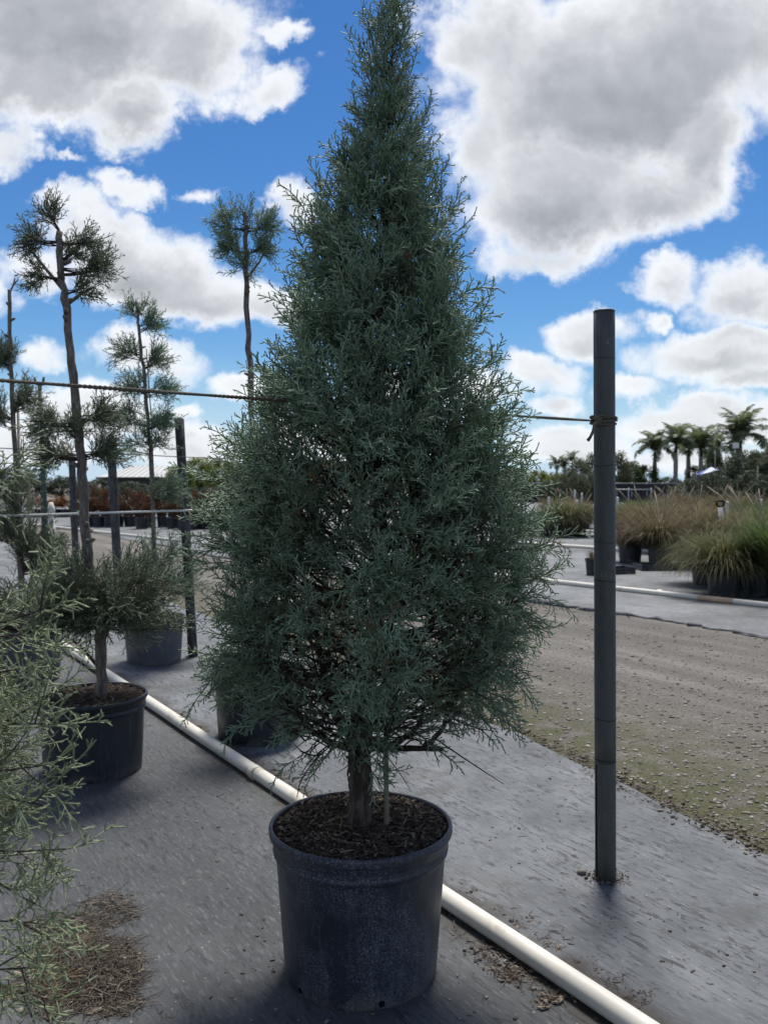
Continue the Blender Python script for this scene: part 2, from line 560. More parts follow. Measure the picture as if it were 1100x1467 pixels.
def m_vary(c0, c1, c2=None, rough=0.8, spec=0.2, trans=0.0):
    def fn(t, bs, tc):
        a = t.node('ShaderNodeAttribute'); a.attribute_name = 'vary'
        r = t.sep(a.outputs['Vector'])[0]
        c = t.ramp(r, [(0.0, c0), (0.6, c1), (1.0, c2 or c1)])
        princ(bs, t, c, rough, spec)
        if trans > 0:                                   # thin leaves let light through
            tr = t.node('ShaderNodeBsdfTranslucent'); t.l.new(c, tr.inputs[0])
            mx = t.node('ShaderNodeMixShader'); mx.inputs[0].default_value = trans
            out = [n for n in t.n if n.type == 'OUTPUT_MATERIAL'][0]
            t.l.new(bs.outputs[0], mx.inputs[1]); t.l.new(tr.outputs[0], mx.inputs[2]); t.l.new(mx.outputs[0], out.inputs[0])
    return fn


EDGE_PTS = [gr(1500, 1420), gr(1100, 1228), gr(980, 1172), gr(860, 1112), gr(740, 1052), gr(270, 872), gr(120, 815)]
EDGE_C = sum(p.dot(VDIR) for p in EDGE_PTS[1:5]) / 4.0
FOL_BLUE = material('cypress_foliage', m_foliage((0.064, 0.106, 0.056), (0.126, 0.192, 0.108), (0.188, 0.268, 0.168), (0.34, 0.44, 0.315)))
FOL_NEAR = material('cypress_foliage_green', m_foliage((0.075, 0.100, 0.050), (0.128, 0.165, 0.088), (0.180, 0.225, 0.130), (0.30, 0.34, 0.20)))
FOL_OLIVE = material('cypress_foliage_olive', m_foliage((0.066, 0.082, 0.046), (0.108, 0.134, 0.080), (0.150, 0.182, 0.115), (0.19, 0.225, 0.14)))
BARK = material('cypress_bark', m_bark((0.045, 0.035, 0.030), (0.135, 0.112, 0.096)))
TWIG = material('cypress_twig', m_bark((0.035, 0.026, 0.022), (0.085, 0.066, 0.052), 2.0))
BARK_GREY = material('pruned_stem_bark', m_bark((0.105, 0.085, 0.072), (0.25, 0.215, 0.19)))
POT_HERO = material('weathered_black_plastic', m_pot(dark=(0.021, 0.026, 0.036), dust=(0.23, 0.25, 0.285), amt=0.8))
POT_DARK = material('black_plastic', m_pot(dark=(0.016, 0.019, 0.027), amt=0.22))
POT_GREY = material('faded_black_plastic', m_pot(dark=(0.060, 0.068, 0.082), amt=0.45))
CLOTH = material('ground_cloth', m_cloth)
GRAVEL = material('gravel_dirt', m_gravel)
PVC = material('white_pvc', m_plain((0.60, 0.57, 0.50), 0.45, 0.4, 0.12, 9.0, 0.05, dirt=(0.34, 0.29, 0.21)))
PVC_RUST = material('rust_stained_pvc', m_plain((0.52, 0.36, 0.24), 0.5, 0.4, 0.2, 5.0, 0.05, dirt=(0.62, 0.58, 0.52)))
MULCH = material('bark_mulch', m_vary((0.024, 0.017, 0.013), (0.088, 0.066, 0.050), (0.26, 0.21, 0.165), 0.9, 0.2))
SOIL = material('potting_soil', m_plain((0.030, 0.022, 0.017), 0.95, 0.15, 0.5, 60.0, 0.8))
ROOTS = material('dry_roots', m_vary((0.040, 0.032, 0.026), (0.105, 0.086, 0.068), (0.25, 0.215, 0.17), 0.85, 0.2))
STONE = material('gravel_stone', m_vary((0.10, 0.088, 0.072), (0.20, 0.18, 0.155), (0.38, 0.355, 0.32), 0.85, 0.25))
ROPE = material('grey_rope', m_plain((0.125, 0.11, 0.09), 0.85, 0.2, 0.4, 160.0, 0.6))
ROPE_W = material('white_wire', m_plain((0.62, 0.62, 0.60), 0.5, 0.4, 0.1, 30.0, 0.05))
TIE = material('green_tie', m_plain((0.015, 0.07, 0.045), 0.5, 0.4))


def m_post(t, bs, tc):
    p = tc.outputs['Object']
    n1 = t.noise(t.vmath('MULTIPLY', p, (1, 1, 0.3)), 26.0, 6, 0.65, 0.5)
    g_ = t.noise(t.vmath('MULTIPLY', p, (1, 1, 0.08)), 130.0, 3, 0.6)
    base = t.mix(n1, (0.036, 0.041, 0.042), (0.088, 0.093, 0.092))
    base = t.mix(t.step(g_, 0.5, 0.8, 0, 0.4), base, (0.13, 0.13, 0.12))
    z = t.sep(p)[2]
    rg = t.noise(t.comb(0.0, 0.0, z), 23.0, 5, 0.7)
    base = t.mix(t.step(rg, 0.62, 0.68, 0, 0.65), base, (0.028, 0.029, 0.030))
    scr = t.step(t.noise(t.vmath('MULTIPLY', p, (1, 1, 0.5)), 75.0, 6, 0.75, 1.2), 0.60, 0.68)
    base = t.mix(t.math('MULTIPLY', scr, t.step(n1, 0.45, 0.6)), base, (0.17, 0.17, 0.16))
    rust = t.math('MULTIPLY', t.step(t.noise(p, 19.0, 5, 0.7), 0.66, 0.74), 0.6)
    base = t.mix(rust, base, (0.12, 0.06, 0.035))
    princ(bs, t, base, 0.55, 0.45, t.bump(t.math('ADD', n1, rg), 0.3, 0.004))


POST = material('dark_grey_post', m_post)
RING = material('post_scoring', m_plain((0.030, 0.031, 0.031), 0.7, 0.3, 0.4, 60.0))
POST_WOOD = material('weathered_post', m_bark((0.040, 0.040, 0.042), (0.105, 0.104, 0.106), 0.6))
CANE = material('bamboo_cane', m_plain((0.20, 0.175, 0.135), 0.75, 0.25, 0.35, 30.0, 0.3))
DARK = material('shade_and_grip_black', m_plain((0.006, 0.006, 0.007), 0.9, 0.1))  # near-black: painted shade for holes and groove, real black on the shovel grip


# ------------------------------------------------------------------ ground
def sheet(name, pts, z, mat):
    mb = MB()
    mb.add([(p.x, p.y, z) for p in pts], [tuple(range(len(pts)))])
    me = mb.mesh(name)
    if me.polygons[0].normal.z < 0: me.flip_normals()
    return struct(name, me, mat)


mb = MB()
mb.add([(-2500, -400, 0), (2500, -400, 0), (2500, 4000, 0), (-2500, 4000, 0)], [(0, 1, 2, 3)])
struct('gravel_path', mb.mesh('gravel_path'), GRAVEL)


def uvpt(u, v, z=0.0): return UDIR * u + VDIR * v + Vector((0, 0, z))


# near cloth: a wrinkled sheet; u runs along the pipe, v across; its edge towards the gravel is uneven
def near_cloth():
    rng = random.Random(3)
    e_pts = sorted([(p.dot(UDIR), p.dot(VDIR)) for p in EDGE_PTS])

    def edge(u):
        if u <= e_pts[0][0]: return e_pts[0][1]
        if u >= e_pts[-1][0]: return e_pts[-1][1]
        for (u0, v0), (u1, v1) in zip(e_pts, e_pts[1:]):
            if u0 <= u <= u1: return v0 + (v1 - v0) * (u - u0) / (u1 - u0)

    us = np.concatenate([np.arange(-60, -12, 2.0), np.arange(-12, -7, 0.35), np.arange(-7, 0.6, 0.055), np.arange(0.6, 6, 0.5)])
    V, Fc = [], []
    s = np.concatenate([np.array([0.0]), np.cumsum(np.concatenate([np.full(9, 0.018), np.full(85, 0.055), np.full(10, 0.5), np.full(8, 4.0)]))])
    for u in us:
        ev = edge(u) + 0.035 * mnoise.noise(Vector((u * 1.6, 1.3, 0))) + 0.02 * mnoise.noise(Vector((u * 6, 5.3, 0)))
        for k, sv in enumerate(s):
            v = ev - sv
            z = 0.008
            if -8 < u < 2 and sv < 6:
                z += 0.006 * (mnoise.noise(Vector((u * 0.8, v * 3.0, 2.0))) + 0.7)
                z += 0.005 * abs(mnoise.noise(Vector((u * 0.7, v * 8.0, 7.0))))
                z += 0.012 * max(0.0, 0.16 - sv) / 0.16 * (0.5 + mnoise.noise(Vector((u * 5, 9.1, sv * 9))))
            if k == 0: z = -0.01
            V.append(uvpt(u, v, max(z, 0.004) if k else z))
    n = len(s)
    for i in range(len(us) - 1):
        for k in range(n - 1):
            Fc.append((i * n + k, (i + 1) * n + k, (i + 1) * n + k + 1, i * n + k + 1))
    m = MB().add(V, Fc)
    me = m.mesh('ground_cloth', True)
    if sum(p.normal.z for p in list(me.polygons)[500:600]) < 0: me.flip_normals()
    return struct('ground_cloth', me, CLOTH)


near_cloth()

# far cloth beyond the gravel path
fe = [gr(1500, 985), gr(1100, 915), gr(950, 890), gr(790, 868), gr(540, 826), gr(330, 802), gr(130, 762)]
far_dir = (fe[-1] - fe[1]).normalized()
rngf = random.Random(8)
line = []
for a, b in zip(fe, fe[1:]):
    n = 14
    for k in range(n):
        line.append(a.lerp(b, k / n) + VDIR * (rngf.random() - 0.5) * 0.12)
line.append(fe[-1])
back = [Vector((-40, 62, 0)), Vector((60, 62, 0)), Vector((60, 2, 0))]
sheet('far_ground_cloth', line + back, 0.010, CLOTH)
# folded lip of the far cloth on its near edge
mb = MB()
lip = [p + VDIR * (0.05 * rngf.random()) + Vector((0, 0, 0.004 + 0.008 * rngf.random())) for p in line[2:-8]]
mb.tube(lip, [0.014 + 0.045 * rngf.random() ** 2 for _ in lip], 7)
o = mb.build('cloth_fold', CLOTH, None, True)
o['kind'] = 'structure'

# ------------------------------------------------------------------ irrigation pipes
def pipe(name, label, pts, r, mat, couplings=(), group=None, rust=None):
    root = thing(name, label, 'pipe', tuple(pts[0]), group=group)
    o0 = Vector(pts[0])
    n = max(2, int((Vector(pts[-1]) - o0).length / 0.6))
    ps = []
    for k in range(n + 1):
        p = o0.lerp(Vector(pts[-1]), k / n)
        ps.append(p - o0 + Vector((0.006 * mnoise.noise(p * 0.9), 0.006 * mnoise.noise(p * 0.7 + Vector((3, 1, 0))), 0)))
    MB().tube(ps, r, 20).build('pipe_body', mat, root, True)
    d = (Vector(pts[-1]) - o0).normalized()
    for (c, ln) in couplings:
        c = Vector(c) - o0
        prof = []
        MB().tube([c - d * ln / 2, c - d * (ln / 2 - 0.004), c + d * (ln / 2 - 0.004), c + d * ln / 2],
                  [r * 1.05, r * 1.13, r * 1.13, r * 1.05], 20).build('coupling', mat, root, True)
    if rust:
        a, b = Vector(rust[0]) - o0, Vector(rust[1]) - o0
        MB().tube([a, b], r * 1.02, 16).build('stained_section', PVC_RUST, root, True)
    return root


PZ = 0.046
pd = UDIR
pa = gr(150, 965, PZ) - pd * 14
pb = gr(905, 1462, PZ) + pd * 2.2
pipe('irrigation_pipe', 'white plastic irrigation pipe on the grey cloth behind the foreground pot', [pa, pb], 0.034, PVC,
     [(gr(366, 1107, PZ), 0.05)])
fa, fb_ = gr(790, 833, 0.04), gr(1100, 867, 0.04)
fd = (fb_ - fa).normalized()
pipe('irrigation_pipe', 'long white pipe with rusty stain along near edge of the far cloth', [fa - fd * 34, fb_ + fd * 8], 0.038, PVC, [(gr(945, 849, .04), .07)],
     rust=(gr(1000, 856, 0.041), gr(1050, 861.5, 0.041)))
for (x, y, L0, L1, lab) in ((820, 783, 3.2, 2.2, 'white pipe on far cloth just behind the small lone pot'),
                            (880, 763, 3.2, 2.8, 'white pipe on far cloth in front of short green grass clumps'),
                            (845, 749, 2.6, 8, 'farthest white pipe across the cloth behind the brown grass clumps')):
    c = gr(x, y, 0.04)
    dd = Vector((0.68, -0.73, 0)) * -1
    pipe('irrigation_pipe', lab, [c + dd * L0, c - dd * L1], 0.045, PVC)

# ------------------------------------------------------------------ pots
def pot_mesh(Rr, Rb, H, ribs=0, nseg=72):
    """rolled rim, stepped band under it, slightly tapered wall, rounded foot"""
    def wob(th, z):
        if ribs and 0.03 * H < z < 0.80 * H:
            c = math.cos(th * ribs)
            return 0.012 * (max(0.0, c) ** 6)
        return 0.0
    Rw = lambda z: Rb + (Rr * 0.945 - Rb) * (z / H)
    wall = [(0.0, 0.004), (Rb * 0.93, 0.004), (Rb * 0.965, 0.0), (Rb * 0.99, 0.006), (Rw(0.02), 0.02)]
    for k in range(1, 10): wall.append((Rw(0.02 + (0.80 * H - 0.02) * k / 9), 0.02 + (0.80 * H - 0.02) * k / 9))
    wall += [(Rw(0.815 * H) + 0.001, 0.815 * H), (Rw(0.825 * H) + 0.008, 0.825 * H), (Rw(0.85 * H) + 0.009, 0.85 * H),
             (Rw(0.862 * H) + 0.004, 0.862 * H), (Rw(0.885 * H) + 0.004, 0.885 * H), (Rw(0.893 * H) + 0.008, 0.893 * H), (Rw(0.93 * H) + 0.009, 0.93 * H)]
    m1 = MB().lathe(wall, nseg, wob=wob)
    rim = [(Rw(0.93 * H) + 0.006, 0.928 * H), (Rr * 0.985, 0.935 * H), (Rr, 0.95 * H), (Rr * 1.002, 0.98 * H), (Rr * 0.995, 0.995 * H),
           (Rr * 0.98, H), (Rr * 0.962, 0.996 * H), (Rr * 0.953, 0.98 * H), (Rr * 0.945, 0.85 * H)]
    m2 = MB().lathe(rim, nseg)
    return m1.mesh('wall', True), m2.mesh('rim', True)


def mulch_mesh(Rm, n, seed, hump=0.012, sz=1.0):
    """bark chips and short root strands lying on a disc"""
    rng = np.random.default_rng(seed)
    Vs, Fs, Cs = [], [], []
    base = 0
    cube = np.array([(x, y, z) for x in (-.5, .5) for y in (-.5, .5) for z in (-.5, .5)])
    cf = np.array([(0, 1, 3, 2), (4, 6, 7, 5), (0, 4, 5, 1), (2, 3, 7, 6), (0, 2, 6, 4), (1, 5, 7, 3)])
    for i in range(n):
        r = Rm * math.sqrt(rng.random()) * 0.985; th = rng.random() * 2 * PI
        strand = rng.random() < 0.45
        if strand: s = np.array([0.02 + 0.045 * rng.random(), 0.0016, 0.0016])
        else: s = np.array([0.010 + 0.040 * rng.random() ** 3, 0.003 + 0.009 * rng.random() ** 2, 0.0015 + 0.003 * rng.random()])
        s = s * sz
        e = Matrix.Rotation(rng.random() * 2 * PI, 3, 'Z') @ Matrix.Rotation(rng.normal() * (0.16 if strand else 0.35), 3, 'Y') @ Matrix.Rotation(rng.normal() * 0.4, 3, 'X')
        v = cube * s
        v[4:, 1] *= 0.3 + 0.7 * rng.random()
        v = v @ np.array(e).T
        z = hump * (1 - (r / Rm) ** 2) + 0.004 + 0.012 * rng.random()
        rmax = max(0.0, Rm - 0.6 * s[0])
        r = min(r, rmax)
        v += np.array([r * math.cos(th), r * math.sin(th), z])
        Vs.append(v); Fs.append(cf + base); base += 8
        c = rng.random() ** 0.9
        Cs.append(np.tile([c, 0, 0, 1], (8, 1)))
    return np_mesh('mulch', np.concatenate(Vs), np.concatenate(Fs), np.concatenate(Cs))


def soil_mesh(Rm, hump, seed):
    rng = random.Random(seed)
    prof = [(Rm * k / 8, 0) for k in range(9)]
    m = MB().lathe([(max(r, 0.0005), hump * (1 - (r / Rm) ** 2)) for r, _ in prof], 40)
    m.v = [(x, y, z + 0.010 * (mnoise.noise(Vector((x * 30, y * 30, seed))))) for x, y, z in m.v]
    return m.mesh('soil', True)


def make_pot(label, loc, Rr, Rb, H, mat, ribs=0, fill=0.90, chips=0, seed=1, holes=(), seam=None, group=None):
    root = thing('nursery_pot', label, 'pot', loc, group=group)
    w_, r_ = pot_mesh(Rr, Rb, H, ribs)
    link('wall', w_, mat, root)
    link('rim', r_, mat, root)
    zf = fill * H
    s = link('soil', soil_mesh(Rr * 0.95, 0.014, seed), SOIL, root, (0, 0, zf))
    if chips:
        c = link('mulch', mulch_mesh(Rr * 0.945, chips, seed), MULCH, root, (0, 0, zf)); c['kind'] = 'stuff'
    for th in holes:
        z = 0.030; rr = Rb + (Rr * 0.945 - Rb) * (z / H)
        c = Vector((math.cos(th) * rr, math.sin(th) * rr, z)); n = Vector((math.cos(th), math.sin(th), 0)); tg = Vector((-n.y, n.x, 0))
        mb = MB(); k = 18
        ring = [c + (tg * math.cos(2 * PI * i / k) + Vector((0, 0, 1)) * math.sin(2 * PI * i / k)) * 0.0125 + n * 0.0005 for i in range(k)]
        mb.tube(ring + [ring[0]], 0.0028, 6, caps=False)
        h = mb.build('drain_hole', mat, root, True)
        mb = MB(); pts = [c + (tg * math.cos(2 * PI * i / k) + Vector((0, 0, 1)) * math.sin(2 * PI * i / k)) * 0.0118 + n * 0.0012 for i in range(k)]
        mb.add(pts, [tuple(range(k))]); mb.build('opening_shade', DARK, h)  # black disc over the wall, painted in for the shade inside the hole
    if seam is not None:
        pts = []
        for k in range(8):
            z = 0.012 + (0.80 * H - 0.012) * k / 7; rr = Rb + (Rr * 0.945 - Rb) * (z / H) + 0.0003
            pts.append((math.cos(seam) * rr, math.sin(seam) * rr, z))
        MB().tube(pts, 0.0014, 5).build('mould_seam', mat, root, True)
    return root


# ------------------------------------------------------------------ cypress foliage
def make_spray(seed, L=0.12, nsec=10, r=0.0016, tert=1.6, flat=0.0):
    """one lacy cypress spray: a curved twig with side branchlets and short forks, along +Z"""
    rng = np.random.default_rng(seed)
    segs = []
    bend = rng.normal(size=2) * 0.25
    ax = []
    for k in range(4):
        t = k / 3
        ax.append(np.array([bend[0] * L * t * t, bend[1] * L * t * t, L * t]))
    for k in range(3): segs.append((ax[k], ax[k + 1], r * (1.25 - 0.2 * k), r * (1.05 - 0.2 * k), 0.3 * k))
    for k in range(nsec):
        t = (k + 0.5 + 0.4 * rng.random()) / nsec * 0.97
        i = min(2, int(t * 3)); f = t * 3 - i
        p = ax[i] * (1 - f) + ax[i + 1] * f
        d0 = ax[i + 1] - ax[i]; d0 = d0 / np.linalg.norm(d0)
        az = k * 2.4 + rng.normal() * 0.4
        if flat > 0 and rng.random() < flat: az = PI * (k % 2) + rng.normal() * 0.3
        lat = np.array([math.cos(az), math.sin(az), 0])
        an = R(48) + rng.normal() * R(9)
        d = d0 * math.cos(an) + lat * math.sin(an)
        l = L * (0.40 * (1 - 0.62 * t)) * (0.75 + 0.5 * rng.random()) + 0.05 * L
        d2 = d + d0 * 0.35; d2 /= np.linalg.norm(d2)
        q1 = p + d * l * 0.5; q2 = q1 + d2 * l * 0.5
        segs.append((p, q2, r, r * 0.72, 0.55 + 0.4 * t))
        nt = int(tert + rng.random())
        for j in range(nt):
            s = (j + 0.7 + 0.4 * rng.random()) / (nt + 0.6)
            s = min(s, 0.9)
            pp = p * (1 - s) + q2 * s
            sid = np.cross(d, d0); sid /= (np.linalg.norm(sid) + 1e-6)
            sg = 1 if (j % 2 == 0) else -1
            dd = d * 0.72 + d0 * 0.55 * sg * (0.5 + 0.5 * rng.random()) + sid * rng.normal() * 0.45
            dd /= np.linalg.norm(dd)
            segs.append((pp, pp + dd * l * (0.30 + 0.22 * rng.random()), r * 0.92, r * 0.68, 0.9))
    V = np.zeros((len(segs) * 6, 3)); T = np.zeros(len(segs) * 6); Fq = np.zeros((len(segs) * 3, 4), dtype=np.int64)
    for i, (a, b, ra, rb, tip) in enumerate(segs):
        t = b - a; t = t / (np.linalg.norm(t) + 1e-9)
        u = np.cross(t, [0.3, 0.9, 0.2]); u /= np.linalg.norm(u)
        v = np.cross(t, u)
        for k in range(3):
            th = 2 * PI * k / 3 + i
            o_ = u * math.cos(th) + v * math.sin(th)
            V[i * 6 + k] = a + o_ * ra; V[i * 6 + 3 + k] = b + o_ * rb
            Fq[i * 3 + k] = (i * 6 + k, i * 6 + (k + 1) % 3, i * 6 + 3 + (k + 1) % 3, i * 6 + 3 + k)
        T[i * 6:i * 6 + 6] = tip
    return V, T, Fq


def instance_sprays(name, tmpl, pos, dirs, scl, tint, seed):
    rng = np.random.default_rng(seed)
    pos = np.array(pos); dirs = np.array(dirs); scl = np.array(scl); tint = np.array(tint)
    N = len(pos)
    dirs /= np.linalg.norm(dirs, axis=1)[:, None] + 1e-9
    rv = rng.normal(size=(N, 3))
    x = rv - dirs * (rv * dirs).sum(1)[:, None]
    x /= np.linalg.norm(x, axis=1)[:, None] + 1e-9
    y = np.cross(dirs, x)
    M = np.stack([x, y, dirs], axis=2)                       # columns
    which = rng.integers(0, len(tmpl), N)
    dead = rng.random(N)
    Vs, Fs, Cs = [], [], []
    base = 0
    for k, (V, T, Fq) in enumerate(tmpl):
        idx = np.where(which == k)[0]
        if len(idx) == 0: continue
        W = np.einsum('nij,vj->nvi', M[idx] * scl[idx][:, None, None], V) + pos[idx][:, None, :]
        nv = len(V)
        Vs.append(W.reshape(-1, 3))
        Fs.append((Fq[None] + (np.arange(len(idx)) * nv)[:, None, None] + base).reshape(-1, 4))
        c = np.ones((len(idx), nv, 4))
        c[:, :, 0] = tint[idx][:, None]; c[:, :, 1] = T[None, :]; c[:, :, 2] = dead[idx][:, None]
        Cs.append(c.reshape(-1, 4))
        base += nv * len(idx)
    return np_mesh(name, np.concatenate(Vs), np.concatenate(Fs), np.concatenate(Cs))


SPRAY_FINE = [make_spray(100 + i, (0.075, 0.085, 0.095, 0.08, 0.11, 0.09, 0.07)[i], (7, 8, 8, 7, 9, 8, 6)[i], 0.0019, 1.25) for i in range(7)]
SPRAY_NEAR = [make_spray(200 + i, 0.095, 8, 0.0016, 1.5) for i in range(5)]
SPRAY_MID = [make_spray(300 + i, 0.11, 7, 0.0023, 0.8) for i in range(5)]


def unit(v):
    return v / (np.linalg.norm(v) + 1e-9)


def bezier(p0, p1, p2, n):
    out = []
    for k in range(n):
        t = k / (n - 1)
        out.append(p0 * (1 - t) ** 2 + p1 * 2 * t * (1 - t) + p2 * t * t)
    return out


class Grower:
    def __init__(s, seed):
        s.rng = np.random.default_rng(seed)
        s.wood = MB()
        s.pos, s.dir, s.scl, s.tint = [], [], [], []

    def spray(s, p, d, scale, tint):
        s.pos.append(p); s.dir.append(unit(d)); s.scl.append(scale); s.tint.append(min(1, max(0, tint)))

    def branch(s, p0, p2, elev0=0.2, r0=0.008, nsub=5, sub_len=0.14, step=0.022, t0=0.4, scale=1.0, droop=0.25, out=None, tint=None, tilt=0.0, ctl=None):
        rng = s.rng
        p0 = np.array(p0, float); p2 = np.array(p2, float)
        ln = np.linalg.norm(p2 - p0)
        mid = (p0 + p2) / 2 + np.array([0, 0, -0.22 * ln * elev0]) + rng.normal(size=3) * ln * 0.06
        if ctl is not None: mid = np.array(ctl, float)
        pts = bezier(p0, mid, p2, 8)
        s.wood.tube([Vector(p) for p in pts], list(np.linspace(r0, r0 * 0.25, 8)), 5, caps=False)
        tb = rng.normal() * 0.2 + 0.5 if tint is None else tint
        axis = unit(p2 - p0) if out is None else np.array(out)
        for k in range(nsub):
            t = t0 + (1 - t0) * (k + rng.random()) / nsub
            i = min(6, int(t * 7)); f = t * 7 - i
            p = pts[i] * (1 - f) + pts[i + 1] * f
            tg = unit(pts[i + 1] - pts[i])
            lat = rng.normal(size=3); lat = unit(lat - tg * lat.dot(tg))
            d = unit(tg * 0.65 + lat * 0.75 + axis * 0.25 + np.array([0, 0, tilt]))
            L = sub_len * (0.6 + 0.8 * rng.random()) * (1.1 - 0.35 * t)
            q = p + d * L * 0.5 + np.array([0, 0, -0.04 * L])
            e = p + d * L + np.array([0, 0, (-droop + tilt) * L * 0.4])
            sp = bezier(p, q, e, 4)
            s.wood.tube([Vector(x) for x in sp], [r0 * 0.35, r0 * 0.3, r0 * 0.22, r0 * 0.15], 4, caps=False)
            m = max(2, int(L / step))
            for j in range(m):
                u = (j + 0.5 + 0.4 * rng.random()) / m
                ii = min(2, int(u * 3)); ff = u * 3 - ii
                x = sp[ii] * (1 - ff) + sp[ii + 1] * ff
                td = unit(sp[ii + 1] - sp[ii])
                l2 = rng.normal(size=3); l2 = unit(l2 - td * l2.dot(td))
                dd = td * 0.75 + l2 * 0.6 + np.array([0, 0, -droop * 0.5 + tilt * 0.6 + 0.1 * rng.normal()])
                s.spray(x, dd, scale * (0.65 + 0.55 * rng.random()) * (1.0 - 0.2 * u), tb + rng.normal() * 0.2)
            s.spray(e, unit(e - q) + rng.normal(size=3) * 0.15, scale * (0.8 + 0.4 * rng.random()), tb + rng.normal() * 0.2)
        s.spray(pts[-1], unit(pts[-1] - pts[-2]), scale, tb)

    def finish(s, root, tmpl, mat, origin, seed, wood_name='branch', wood_mat=None):
        og = np.array(origin)
        me = instance_sprays('crown', tmpl, np.array(s.pos) - og, s.dir, s.scl, s.tint, seed)
        c = link('crown', me, mat, root)
        s.wood.v = [(x - og[0], y - og[1], z - og[2]) for x, y, z in s.wood.v]
        s.wood.build('branches', wood_mat or TWIG, c, True)['kind'] = 'stuff'
        print(root.name, 'sprays', len(s.pos), 'quads', len(me.polygons))
        return c


# ------------------------------------------------------------------ foreground pot and tree
HY = 2.72
hc = gr(517, 1413); hc = Vector((at(517, 1400, HY).x, HY, 0.0))
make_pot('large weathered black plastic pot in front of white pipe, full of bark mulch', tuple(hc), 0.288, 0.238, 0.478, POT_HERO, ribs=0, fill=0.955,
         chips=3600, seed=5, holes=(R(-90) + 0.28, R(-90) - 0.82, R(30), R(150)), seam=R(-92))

HT = at(516, 1170, HY - 0.02)
HT.z = 0.44
PROF = [(-6, 545, 585), (20, 525, 598), (50, 500, 608), (100, 494, 620), (150, 492, 614), (200, 476, 624), (250, 452, 662), (300, 414, 676), (350, 398, 676), (400, 382, 688),
        (450, 374, 704), (500, 364, 718), (550, 338, 744), (600, 306, 757), (650, 300, 766), (700, 288, 776), (750, 284, 788), (800, 280, 802),
        (850, 280, 801), (900, 270, 798), (950, 280, 792), (990, 305, 770), (1020, 350, 730)]
prof = []
for (py, l, r_) in PROF:
    a, b = at(l, py, HY), at(r_, py, HY)
    prof.append((a.z, (a.x + b.x) / 2, (b.x - a.x) / 2 * (0.95 if py < 560 else 1.0)))
prof.sort()
pz = np.array([p[0] for p in prof]); pcx = np.array([p[1] for p in prof]); prr = np.array([p[2] for p in prof])


